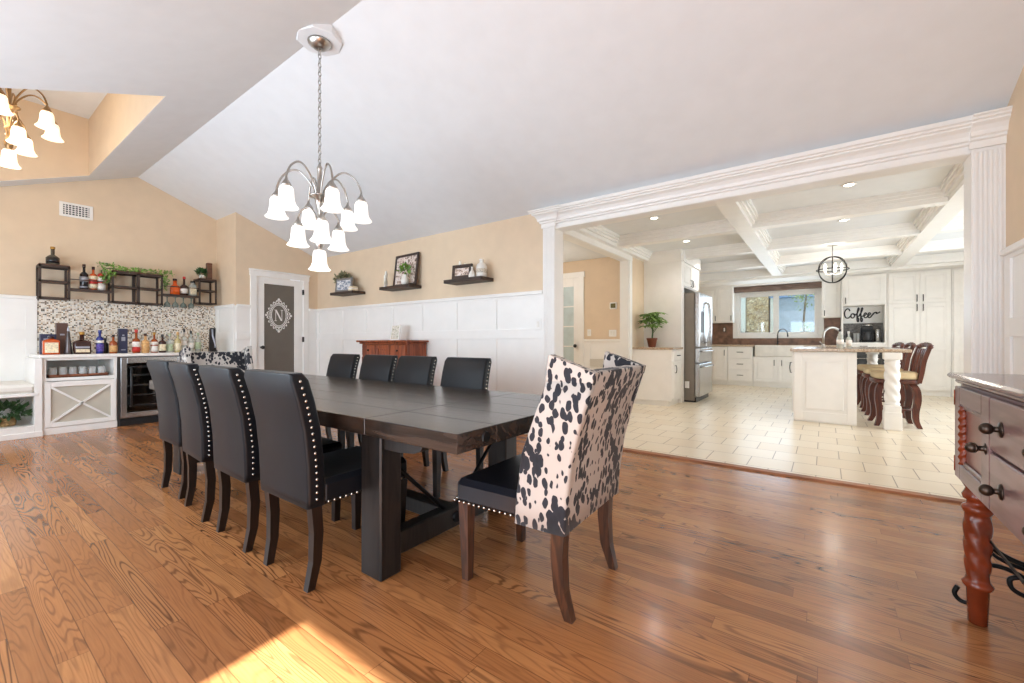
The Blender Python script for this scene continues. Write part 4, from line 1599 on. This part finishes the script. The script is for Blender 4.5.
t = thing('refrigerator_surround', 'tall cream panel and over-fridge cabinet enclosing the refrigerator', 'cabinet', (-2.36, 8.4, 0), world=True)
m = MB().box(-2.699, 7.80, 0, -2.03, 7.97, 2.52, .003)
m.box(-2.699, 7.97, 2.06, -2.06, 9.1, 2.52).box(-2.699, 9.07, 0, -2.03, 9.1, 2.52)
m.build('side_panel', CREAM, t)
m = MB()
crown_p = [(0, 0), (.01, .02), (.02, .06), (.055, .13), (.06, .198)]
m.loft([[(-2.699, 7.80 - d, 2.50 + z) for d, z in crown_p] + [(-2.699, 7.9, 2.698), (-2.699, 7.9, 2.50)], [(-2.03 + .0, 7.80 - d, 2.50 + z) for d, z in crown_p] + [(-2.03, 7.9, 2.698), (-2.03, 7.9, 2.5)]])
m.box(-2.699, 7.86, 2.5, -2.0, 9.1, 2.699)
m.build('crown', CREAM, t)
ff = Fr((-2.06, 0, 0), UY, FE)
for a, b, hu in ((7.98, 8.51, 8.46), (8.52, 9.06, 8.57)):
    d = panel_front(ff, a, 2.08, b, 2.5, 0, .05).build('door', CREAM, t)
    pull(ff, hu, 2.17, .02, .12).build('handle', BLACK, d)

t = thing('refrigerator', 'stainless steel refrigerator with water dispenser standing in the cream surround', 'refrigerator', (-2.2, 8.5, 0), world=True)
fg = Fr((-1.86, 0, 0), UY, FE)
MB().box(-2.68, 8.0, .03, -1.862, 9.03, 1.95, .006).build('body', DSTEEL, t)
for i, (a, b, z0, z1) in enumerate(((8.0, 8.51, .98, 1.95), (8.52, 9.03, .98, 1.95))):
    m = MB()
    fg.box(m, a, z0, .002, b, z1, .085, .012)
    d = m.build('door', STEEL, t)
    u = 8.46 if i == 0 else 8.57
    MB().tube(spline([fg.p(u, 1.06, .085), fg.p(u, 1.1, .13), fg.p(u, 1.42, .15), fg.p(u, 1.74, .13), fg.p(u, 1.8, .085)], 4), .014, 8).build('handle', STEEL, d)
    if i == 0:
        m = MB()
        fg.box(m, 8.1, 1.24, .084, 8.34, 1.62, .088, .003)
        m.build('water_dispenser', DGREY, d)
for z0, z1 in ((.70, .965), (.10, .685)):
    m = MB()
    fg.box(m, 8.0, z0, .002, 9.03, z1, .085, .012)
    d = m.build('drawer', STEEL, t)
    MB().tube(spline([fg.p(8.1, z1 - .06, .085), fg.p(8.12, z1 - .06, .13), fg.p(8.5, z1 - .06, .14), fg.p(8.9, z1 - .06, .13), fg.p(8.93, z1 - .06, .085)], 4), .013, 8).build('handle', STEEL, d)
MB().box(-2.66, 8.02, 0, -1.84, 9.01, .09).build('kick_plate', BLACK, t)
m = MB().box(-2.02, 7.988, .25, -1.95, 8.0, .37)
m.build('sticker', PLATE, t)

# ------------------------------------------------------------------ kitchen, far wall
YF, YU = 11.72, 11.97
fk = Fr((0, YF, 0), UX, FN)
fu = Fr((0, YU, 0), UX, FN)


def base_unit(name, label, u0, u1, fronts, z1=.955):
    t = thing(name, label, 'cabinet', ((u0 + u1) / 2, 12.0, 0), world=True)
    m = MB().box(u0 + .001, YF, .10, u1 - .001, KY - .02, z1).box(u0 + .001, YF + .06, 0, u1 - .001, KY - .02, .10)
    m.build('body', CREAM, t)
    m = MB().box(u0 + .001, YF + .045, 0, u1 - .001, YF + .06, .10)
    m.build('toe_kick', CREAM, t)
    for kind, a, v0, b, v1, hu, hv in fronts:
        d = panel_front(fk, a + .003, v0, b - .003, v1, 0, .05, kind == 'door').build(kind, CREAM, t)
        if hu is not None:
            pull(fk, hu, hv, .02, .13, kind == 'door').build('handle', IRON, d)
    return t


base_unit('base_cabinet', 'narrow cream base cabinet beside the refrigerator on the sink wall', -2.3, -1.955, [('door', -2.28, .12, -1.965, .94, -2.02, .8)])
base_unit('drawer_cabinet', 'cream cabinet of three stacked drawers left of the kitchen sink', -1.95, -1.40, [('drawer', -1.94, .66, -1.41, .94, -1.675, .82), ('drawer', -1.94, .40, -1.41, .65, -1.675, .53), ('drawer', -1.94, .12, -1.41, .39, -1.675, .26)])
base_unit('sink_cabinet', 'cream two-door base cabinet under the kitchen sink', -1.395, -.36, [('door', -1.385, .12, -.89, .70, -.96, .58), ('door', -.88, .12, -.37, .70, -.81, .58)], .72)
base_unit('corner_base_cabinet', 'cream base cabinet right of the sink behind the island', -.355, .282, [('door', -.345, .12, .27, .70, -.27, .58), ('drawer', -.345, .72, .27, .94, -.04, .83)])
t = thing('farmhouse_sink', 'white farmhouse sink set under the kitchen window', 'sink', (-.88, 11.9, .72), world=True)
m = MB().box(-1.36, YF - .03, .721, -.40, YF + .04, .985, .015).box(-1.36, YF + .04, .721, -1.32, 12.14, .985).box(-.44, YF + .04, .721, -.40, 12.14, .985).box(-1.36, 12.1, .721, -.40, 12.14, .985).box(-1.36, YF, .721, -.40, 12.14, .76)
m.build('basin', CERAM, t)
t = thing('kitchen_countertop', 'speckled stone countertop along the sink wall', 'countertop', (-1, 12, .96), world=True)
m = MB().box(-2.699, YF - .03, .956, -1.365, KY - .02, 1.0, .006).box(-.395, YF - .03, .956, .285, KY - .02, 1.0, .006).box(-1.37, 12.145, .956, -.39, KY - .02, 1.0, .004)
m.build('slab', M_GRAN, t)
struct('wall_splash', MB().box(KX, KY - .018, 1.0, .285, KY - .001, 1.19).box(KX, KY - .018, 1.19, -1.92, KY - .001, 1.56).box(-.02, KY - .018, 1.19, .285, KY - .001, 1.62), SLATE, 'brown slate tile splash behind the sink', 'tile')
t = thing('wall_cabinet', 'cream two-door wall cabinet left of the sink window', 'cabinet', (-2.2, 12.1, 1.56), world=True)
MB().box(-2.699, YU, 1.56, -1.87, KY - .001, 2.46).build('body', CREAM, t)
for a, b, hu in ((-2.6, -2.235, -2.27), (-2.23, -1.875, -1.91)):
    d = panel_front(fu, a, 1.57, b, 2.45, 0, .05).build('door', CREAM, t)
    pull(fu, hu, 1.67, .02, .12).build('handle', IRON, d)
t = thing('wall_cabinet', 'narrow cream wall cabinet between sink window and coffee nook', 'cabinet', (.12, 12.1, 1.62), world=True)
MB().box(-.06, YU, 1.62, .285, KY - .001, 2.46).build('body', CREAM, t)
d = panel_front(fu, -.055, 1.63, .28, 2.45, 0, .05).build('door', CREAM, t)
pull(fu, -.01, 1.72, .02, .12).build('handle', IRON, d)
m = MB().box(KX + .001, YU - .02, 2.46, .285, KY - .001, 2.56).box(.285, YF - .02, 2.5, 3.14, KY - .001, 2.56)
struct('trim_12', m, CREAM, 'cream frieze above the kitchen wall cabinets', 'moulding')

# window over the sink
w = thing('window_1', 'white double sliding window above the kitchen sink', 'window', (-.97, KY, 1.2), world=True, kind='structure')
fw = Fr((0, KY, 0), UX, FN)
m = MB()
for a in ((-1.92, 1.16, -1.80, 2.34), (-.14, 1.16, -.02, 2.34), (-1.80, 1.16, -.14, 1.26), (-1.80, 2.25, -.14, 2.34)):
    fw.box(m, a[0], a[1], -.05, a[2], a[3], .03, .006)
m.build('frame', WHITE, w)
for a, b in ((-1.80, -.97), (-.97, -.14)):
    m = MB()
    for q in ((a, 1.26, a + .06, 2.25), (b - .06, 1.26, b, 2.25), (a + .06, 1.26, b - .06, 1.31), (a + .06, 2.2, b - .06, 2.25)):
        fw.box(m, q[0], q[1], -.06, q[2], q[3], .005, .004)
    s_ = m.build('sash', WHITE, w)
    m = MB()
    fw.box(m, a + .055, 1.305, -.035, b - .055, 2.205, -.03)
    m.build('pane', PANE, s_)
o = MB().box(-1.90, 12.1, 2.325, -.035, KY - .005, 2.455, .004).build('window_valance', VALW)
tag(o, 'rustic grey-brown wooden box valance above the sink window', 'valance')


def faucet(loc, h, reach, mat, label, direction=(0, -1), base_r=.025, r=.013):
    t = thing('faucet', label, 'faucet', loc)
    MB().lathe([(base_r, 0), (base_r, .02), (base_r * .7, .03), (base_r * .7, .06)], n=14).build('base', mat, t)
    dx, dy = direction
    pts = [(0, 0, .05), (0, 0, h * .62)]
    for i in range(1, 9):
        a = PI - PI * i / 8
        pts.append((dx * reach * (.5 + .5 * math.cos(a)), dy * reach * (.5 + .5 * math.cos(a)), h * .62 + h * .38 * math.sin(a)))
    m = MB().tube(pts, r, 10)
    m.build('spout', mat, t)
    e = pts[-1]
    MB().tube([e, (e[0], e[1], e[2] - .05)], [r * 1.3, r * 1.1], 10).build('spray_head', BLACK, t)
    MB().tube([(0, 0, .05), (dy * -.06, dx * .06 + .0, .09)], .007, 8).build('lever', mat, t)
    return t


faucet((-.93, 12.2, 1.0), .38, .27, plain('gunmetal', (92, 92, 94), .25, .9), 'dark gooseneck faucet at the sink under the window', (.8, -.55))
t = thing('outlet', 'dark outlet plate on the slate splash by the refrigerator', 'outlet', (-2.1, KY - .02, 1.39), world=True)
m = MB()
fw.box(m, -2.16, 1.33, .0185, -2.08, 1.45, .025, .003)
m.build('plate', plain('bronze_plate', (70, 56, 46), .4), t)
m = MB()
fw.box(m, -2.138, 1.345, .025, -2.102, 1.435, .029, .003)
m.build('socket', PLATE, t)

# coffee tower
t = thing('coffee_cabinet', 'tall cream cabinet with open coffee nook above a drawer', 'cabinet', (.66, 12.0, 0), world=True)
C0, C1 = .29, 1.03
m = MB()
m.box(C0, YF, 0.1, C0 + .03, KY - .02, 2.5).box(C1 - .03, YF, .1, C1, KY - .02, 2.5)
m.box(C0 + .03, YF, 1.0, C1 - .03, KY - .02, 1.06).box(C0 + .03, YF, 1.85, C1 - .03, KY - .02, 2.5).box(C0 + .03, 12.1, 1.06, C1 - .03, KY - .02, 1.85)
m.box(C0, YF + .05, 0, C1, KY - .02, .1)
m.box(C0 + .03, 12.0, .1, C1 - .03, KY - .02, 1.0)
m.build('body', CREAM, t)
d = panel_front(fk, C0 + .035, 1.87, C1 - .035, 2.49, 0, .06).build('door', CREAM, t)
pull(fk, C0 + .07, 1.96, .02, .12).build('handle', IRON, d)
d = panel_front(fk, C0 + .035, .86, C1 - .035, 1.045, 0, .03, False).build('drawer', CREAM, t)
pull(fk, .66, .98, .02, .12, False).build('handle', IRON, d)
m = MB().box(C0 + .03, 12.085, 1.06, C1 - .03, 12.1, 1.48)
m.build('nook_back', plain('dark_grey_nook_tile', (96, 92, 88), .25, var=.25, scale=30), t)
t = thing('beverage_fridge', 'dark glass beverage fridge built in below the coffee nook', 'cooler', (.66, 11.9, .1), world=True)
MB().box(C0 + .035, YF + .012, .105, C1 - .035, 11.99, .85).build('case', BLACK, t)
m = MB()
for q in ((.33, .11, .375, .85), (.945, .11, .99, .85), (.375, .11, .945, .16), (.375, .79, .945, .85)):
    fk.box(m, q[0], q[1], -.011, q[2], q[3], .02, .003)
d = m.build('door', DGREY, t)
m = MB()
fk.box(m, .37, .155, -.01, .95, .795, .006)
m.build('glass', plain('black_door_glass', (70, 72, 74), .08, var=.3, scale=8), d)
MB().tube([fk.p(.40, .72, .02), fk.p(.40, .72, .05), fk.p(.92, .72, .05), fk.p(.92, .72, .02)], .01, 8).build('handle', STEEL, d)

# Coffee sign
t = thing('coffee_sign', 'black script sign reading Coffee in the nook', 'sign', (.66, 12.07, 1.66), world=True)
MB().box(.33, 12.082, 1.49, .99, 12.098, 1.845, .003).build('board', WHITE, t)
STR = [[(1.15, 1.55), (.95, 2.0), (.5, 2.05), (.08, 1.5), (.02, .8), (.3, .1), (.8, .0), (1.2, .35), (1.45, .75)],
       [(1.75, 1.0), (1.42, .75), (1.42, .2), (1.78, .0), (2.1, .35), (2.05, .85), (1.75, 1.0), (2.0, .78), (2.35, .8)],
       [(2.3, .55), (2.75, 1.2), (3.05, 1.95), (2.9, 2.2), (2.72, 1.5), (2.66, .1), (2.68, -.7), (2.9, -.85), (2.98, -.3), (2.7, .2), (3.0, .35), (3.2, .6)],
       [(3.05, .5), (3.5, 1.2), (3.8, 1.95), (3.65, 2.2), (3.47, 1.5), (3.41, .1), (3.43, -.7), (3.65, -.85), (3.73, -.3), (3.45, .2), (3.75, .35), (4.0, .4)],
       [(3.95, .4), (4.4, .6), (4.55, .9), (4.3, 1.05), (4.05, .6), (4.15, .1), (4.5, .02), (4.85, .4)],
       [(4.8, .4), (5.2, .6), (5.35, .9), (5.1, 1.05), (4.85, .6), (4.95, .1), (5.3, .02), (5.7, .5), (6.2, 1.05), (6.6, 1.1), (6.55, .85), (6.9, .95), (7.3, 1.2)]]
for s_ in STR:
    m = MB().tube(spline([(.35 + u * .083, 12.076, 1.60 + v * .098) for u, v in s_], 5), .0135, 6)
    m.build('letter', BLACK, t)
t = thing('coffee_maker', 'black coffee maker with steel top in the coffee nook', 'coffee maker', (.72, 11.9, 1.061), world=True)
m = MB().box(.63, 11.84, 1.061, .83, 12.06, 1.10, .01).box(.63, 11.95, 1.10, .83, 12.06, 1.40, .01).box(.63, 11.82, 1.32, .83, 12.06, 1.41, .015)
m.build('housing', BLACK, t)
MB().lathe([(.09, 1.41), (.095, 1.42), (.08, 1.45), (.02, 1.455)], (.73, 11.94, 0), 18).build('lid', STEEL, t)
MB().lathe([(.05, 1.102), (.07, 1.11), (.075, 1.2), (.055, 1.26), (.06, 1.28)], (.73, 11.885, 0), 16).build('carafe', DGREY, t)
o = MB().lathe([(.045, 0), (.05, .005), (.05, .26), (.04, .28), (.02, .285)], n=16).build('canister', STEEL)
o.location = (.9, 11.92, 1.06)
tag(o, 'tall steel canister right of the black coffee maker', 'canister')
t = thing('coffee_jar', 'black lidded jar on white base in the coffee nook', 'jar', (.43, 11.88, 1.06))
MB().box(-.05, -.05, 0, .05, .05, .05, .006).build('base', CERAM, t)
MB().lathe([(.05, .05), (.062, .07), (.062, .19), (.03, .215), (.015, .24)], n=16).build('jar', BLACK, t)
for i, (x, y) in enumerate(((.52, 11.95), (.575, 11.93))):
    t = thing('mug', 'glass mug in the coffee nook, %s' % ('next to the black jar' if i == 0 else 'next to the coffee maker'), 'mug', (x, y, 1.06), group='mugs in the coffee nook')
    MB().lathe([(.024, 0), (.028, .004), (.033, .2), (.029, .2), (.026, .02)], n=14).build('cup', TUMB, t)
    MB().lathe([(.026, .005), (.028, .06)], n=14).build('coffee', DKBR, t)

# pantry cabinets


def pantry(name, label, u0, u1, split):
    t = thing(name, label, 'cabinet', ((u0 + u1) / 2, 12, 0), world=True)
    m = MB().box(u0 + .001, YF, .1, u1 - .001, KY - .02, 2.5).box(u0 + .001, YF + .05, 0, u1 - .001, KY - .02, .1)
    m.build('body', CREAM, t)
    cols_ = [(u0 + .02, split - .002, split - .045), (split + .002, u1 - .02, split + .045)] if split else [(u0 + .02, u1 - .02, u0 + .06)]
    for a, b, hu in cols_:
        d = panel_front(fk, a, 1.86, b, 2.47, 0, .06).build('upper_door', CREAM, t)
        pull(fk, hu, 1.95, .02, .13).build('handle', IRON, d)
        m = panel_front(fk, a, .12, b, .96, 0, .06)
        m2 = panel_front(fk, a, .965, b, 1.85, 0, .06)
        m.add(m2.v, m2.f)
        fk.box(m, a, .94, 0, b, .98, .0215)
        d = m.build('lower_door', CREAM, t)
        pull(fk, hu, 1.76, .02, .13).build('handle', IRON, d)
    return t


pantry('pantry_cabinet', 'tall cream double-door pantry right of the coffee nook', 1.035, 1.98, 1.53)
pantry('pantry_cabinet', 'tall cream pantry partly hidden behind the fluted pilaster', 1.985, 2.9, 2.44)

# ------------------------------------------------------------------ island
t = thing('kitchen_island', 'cream kitchen island with stone top and twisted corner posts', 'island', (.2, 8.4, 0), world=True)
IY0, IY1 = 6.99, 9.75
m = MB().box(-.345, IY0, .0, .328, IY1, .945, .003)
m.build('body', CREAM, t)
fi = Fr((0, IY0, 0), UX, FN)
m = MB()
for q in ((-.34, .02, -.25, .94), (.235, .02, .325, .94), (-.25, .02, .235, .14), (-.25, .85, .235, .94)):
    fi.box(m, q[0], q[1], 0, q[2], q[3], .012, .003)
fi.box(m, -.21, .18, 0, .195, .81, .014, .01)
m.build('end_panel', CREAM, t)
fil = Fr((-.345, 0, 0), UY, FW)
for k in range(4):
    a = IY0 + .04 + k * .67
    d = panel_front(fil, a, .12, a + .65, .92, 0, .06).build('door', CREAM, t)
    pull(fil, a + .07, .72, .02, .14).build('handle', BLACK, d)
MB().box(-.385, IY0 - .06, .946, .84, IY1 + .06, .985, .01).build('countertop', M_GRAN, t)


def island_post(x, y):
    m = MB()
    m.box(x - .085, y - .085, 0, x + .085, y + .085, .22, .006).box(x - .078, y - .078, .215, x + .078, y + .078, .30, .006)
    m.box(x - .085, y - .085, .86, x + .085, y + .085, .945, .006)
    loops = []
    prof = [(.30, .07, 0), (.315, .078, 0), (.33, .07, 0), (.34, .066, 0)] + [(.35 + i * .012, .07, .28) for i in range(38)] + [(.81, .066, 0), (.825, .078, 0), (.84, .07, 0), (.862, .075, 0)]
    for z, r, w in prof:
        l = []
        for j in range(24):
            a = 2 * PI * j / 24
            rr = r * (1 + w * (abs(math.cos(2 * a + z * 24)) - .6))
            l.append((x + rr * math.cos(a), y + rr * math.sin(a), z))
        loops.append(l)
    m.loft(loops, True, True)
    m.build('post', CREAM, t)


island_post(.665, 6.99)
island_post(.665, 9.7)
faucet((-.02, 7.75, .985), .30, .30, NICK, 'bright arched faucet rising from the island top', (.7, .7), .028, .017)
G3 = 'bottles on the island'
bottle((.17, 7.55, .985), .27, .04, CLEARB, DKGL2, [(.2, .45, WHITEL)], .4, .3, 'clear tapering soap bottle beside the island faucet', shoulder=.4, group=G3)
bottle((.27, 7.7, .985), .24, .032, CLEARB, CERAM, [(.15, .5, WHITEL)], .55, .35, 'smaller clear bottle behind the tapering soap bottle on the island', group=G3)


def make_stool(label):
    t = thing('bar_stool', label, 'stool', group='carved wooden stools along the island')
    # faces -X; seat centre at origin
    MB().rrect([(0, 0, .20, .20, .60, .08), (0, 0, .215, .215, .615, .085), (0, 0, .215, .215, .675, .085), (0, 0, .19, .19, .695, .08)]).build('cushion', TAN, t)
    MB().rrect([(0, 0, .215, .215, .545, .085), (0, 0, .225, .225, .56, .09), (0, 0, .225, .225, .60, .09)]).build('seat_frame', MAHOG, t)
    for sx in (-1, 1):
        for sy in (-1, 1):
            pts = spline([(sx * .145, sy * .145, .55), (sx * .18, sy * .175, .47), (sx * .19, sy * .18, .34), (sx * .175, sy * .17, .20), (sx * .178, sy * .175, .09), (sx * .20, sy * .195, .02), (sx * .21, sy * .20, 0)], 4)
            n = len(pts)
            ws = [.075 - .03 * (i / (n - 1)) for i in range(n)]
            MB().leg(pts, ws).build('leg', MAHOG, t)
    m = MB().tube([(.17 * math.cos(a), .17 * math.sin(a), .215) for a in [i * PI / 12 for i in range(25)]], .013, 8)
    m.build('foot_ring', MAHOG, t)
    for sy in (-1, 1):
        pts = spline([(.20, sy * .19, .56), (.225, sy * .20, .70), (.245, sy * .205, .84), (.29, sy * .21, 1.0), (.305, sy * .21, 1.035)], 4)
        MB().leg(pts, [.045] * len(pts)).build('back_post', MAHOG, t)
    for k in range(4):
        y = -.125 + k * .083
        pts = spline([(.21, y, .58), (.235, y + (.02 if k % 2 else -.02), .72), (.25, y - (.02 if k % 2 else -.02), .86), (.285, y, .99)], 4)
        MB().leg(pts, [.030] * len(pts)).build('splat', MAHOG, t)
    m = MB()
    pts = spline([(.295, -.235, 1.01), (.31, -.12, 1.035), (.318, 0, 1.04), (.31, .12, 1.035), (.295, .235, 1.01)], 5)
    m.tube(pts, [.022 + .010 * math.sin(i * .9) ** 2 for i in range(len(pts))], 8)
    for sy in (-1, 1):
        m.ball((.295, sy * .24, 1.012), .028, 8, 6)
    m.build('top_rail', MAHOG, t)
    return t


stool = make_stool('carved red-brown bar stool at the near end of the island')
stool.location = (.72, 7.42, 0)
stool.rotation_euler = (0, 0, .1)
dup(stool, (.69, 8.35, 0), .05, 'carved red-brown bar stool at the middle of the island')
dup(stool, (.66, 9.2, 0), .12, 'carved red-brown bar stool at the far end of the island')

# ------------------------------------------------------------------ kitchen lights
t = thing('orb_pendant', 'open metal orb pendant with lit candle bulbs over the island', 'pendant light', (.1, 8.85, 2.28), world=True)
OC = Vector((.1, 8.85, 2.27))
MB().lathe([(.075, 2.67), (.08, 2.69), (.078, 2.699)], (.1, 8.85, 0), 18).build('canopy', NICK, t)
MB().tube([(.1, 8.85, 2.27 + .21), (.1, 8.85, 2.68)], .008, 8).build('rod', NICK, t)
for k in range(3):
    a = k * PI / 3 + .5
    R_ = .215
    pts = [OC + Vector((R_ * math.cos(th) * math.cos(a), R_ * math.cos(th) * math.sin(a), R_ * math.sin(th))) for th in [i * 2 * PI / 32 for i in range(33)]]
    MB().tube(pts, .008, 6).build('hoop', IRON, t)
MB().tube([OC + Vector((.22 * math.cos(th), .22 * math.sin(th), 0)) for th in [i * 2 * PI / 32 for i in range(33)]], .008, 6).build('hoop', IRON, t)
MB().tube([OC + Vector((0, 0, -.21)), OC + Vector((0, 0, .21))], .009, 8).build('stem', NICK, t)
for k in range(5):
    a = k * 2 * PI / 5
    u = Vector((math.cos(a), math.sin(a), 0))
    arm = MB().tube(spline([OC + Vector((0, 0, -.06)), OC + u * .05 + Vector((0, 0, -.09)), OC + u * .11 + Vector((0, 0, -.07)), OC + u * .12 + Vector((0, 0, -.03))], 4), .006, 6).build('arm', NICK, t)
    p = OC + u * .12
    MB().lathe([(.012, -.03), (.014, 0), (.02, .03), (.018, .06), (.006, .09), (.001, .1)], p, 10).build('bulb', emit('lit_bulb', (255, 238, 214), 9) if k == 0 else bpy.data.materials['lit_bulb'], arm)
cells = [('nearest the opening on the left', -1.8, 5.6), ('second from the opening on the left', -1.8, 7.2), ('nearest the opening in the middle', .2, 5.6), ('second from the opening in the middle', .2, 7.2), ('third from the opening on the left', -1.8, 8.85), ('above the sink', -1.0, 10.4), ('in front of the pantry', 1.7, 10.4), ('nearest the opening on the right', 2.1, 5.6), ('second from the opening on the right', 2.1, 7.2)]
for lab, x, y in cells:
    t = thing('recessed_light', 'round recessed ceiling light ' + lab, 'ceiling light', (x, y, KZ - .012), group='recessed lights in the coffered ceiling')
    MB().lathe([(.062, .0115), (.066, .004), (.056, 0), (.042, .004), (.042, .0115)], n=20).build('trim_ring', WHITE, t)
    MB().lathe([(.001, .003), (.042, .003), (.042, .006), (.001, .006)], n=20).build('lens', GLOWD, t)
    light('downlight', 'SPOT', (x, y, KZ - .03), 19, (1, .97, .93), (0, 0, 0), .06, cone=2.6)
light('pendant_bulbs', 'POINT', tuple(OC), 14, (1, .92, .8), size=.12)
light('added_fill_hall', 'POINT', (-4.2, 5.7, 2.2), 26, (1, .97, .92), size=.15)  # added light without a fixture, brightens the hallway
t = thing('ceiling_vent', 'small dark ceiling vent near the refrigerator side of the kitchen', 'vent', (-1.9, 10.3, KZ - .01), world=True)
m = MB().box(-2.05, 10.15, KZ - .012, -1.75, 10.45, KZ - .001, .003)
m.build('frame', WHITE, t)
m = MB()
for i in range(7):
    m.box(-2.03 + i * .04, 10.17, KZ - .015, -2.01 + i * .04, 10.43, KZ - .012)
m.build('slats', DGREY, t)

# ------------------------------------------------------------------ outside the kitchen window
struct('ground', MB().box(-9, 12.6, -.3, 8, 30, -.2), plain('pale_yard', (176, 172, 150), .95, var=.2, scale=2), 'pale yard outside the sink window', 'ground')
t = thing('neighbour_house', 'pale blue neighbouring house with stone chimney wall outside the sink window', 'house', (-1, 16.2, -.2), world=True)
MB().box(-2.05, 15.6, -.2, -1.44, 16.0, 3.6, .01).build('stone_chimney', M_STONE, t)
MB().box(-3.4, 16.0, -.2, .9, 18.5, 2.5).build('wall', plain('pale_blue_siding', (196, 206, 226), .8, var=.04), t)
MB().prism([(15.7, 2.45), (18.9, 2.45), (17.3, 3.7)], -3.6, 1.1, 0).build('roof', plain('blue_grey_shingles', (120, 142, 176), .85, var=.15, scale=20), t)
MB().box(-1.4, 15.75, -.2, -1.3, 15.98, 2.45).box(-2.28, 15.7, -.2, -2.08, 15.98, 2.6).build('white_post', WHITE, t)
m = MB().prism([(-.66, .95), (-.34, .95), (-.34, 1.35), (-.38, 1.48), (-.5, 1.55), (-.62, 1.48), (-.66, 1.35)], 15.96, 16.0, 1)
wf = m.build('arched_window', WHITE, t)
MB().box(-.63, 15.945, .98, -.51, 15.962, 1.4).box(-.49, 15.945, .98, -.37, 15.962, 1.4).build('pane', plain('dark_pane', (70, 76, 88), .1), wf)
t = thing('garden_tree', 'slender leafy tree in front of the blue house outside the window', 'tree', (-.45, 15.0, -.2))
MB().tube(spline([(0, 0, 0), (.03, 0, .9), (-.05, 0, 1.8), (.05, .05, 3.0)], 5), [.05 - .002 * i for i in range(16)], 8).build('trunk', plain('grey_bark', (120, 106, 92), .9, var=.25, scale=15), t)
m = MB()
for (x, z, n, s_) in ((.1, 2.5, 130, .45), (-.15, 2.9, 110, .4), (.15, 1.6, 60, .25), (.05, 1.1, 60, .28)):
    leaves(m, (x, 0, z), n, (s_, s_, s_ * .8), .09, .2)
m.build('foliage', plain('pale_garden_leaf', (150, 164, 104), .6, var=.3, scale=10), t)
t = thing('garden_shrub', 'purple-brown shrub beside the stone chimney outside the window', 'shrub', (-2.05, 15.2, -.2))
leaves(MB(), (0, 0, .9), 260, (.16, .16, .75), .09, .3).build('foliage', plain('plum_leaf', (96, 82, 84), .7, var=.3, scale=10), t)
MB().tube([(0, 0, 0), (0, 0, 1.0)], .02, 6).build('stem', bpy.data.materials['grey_bark'], t)
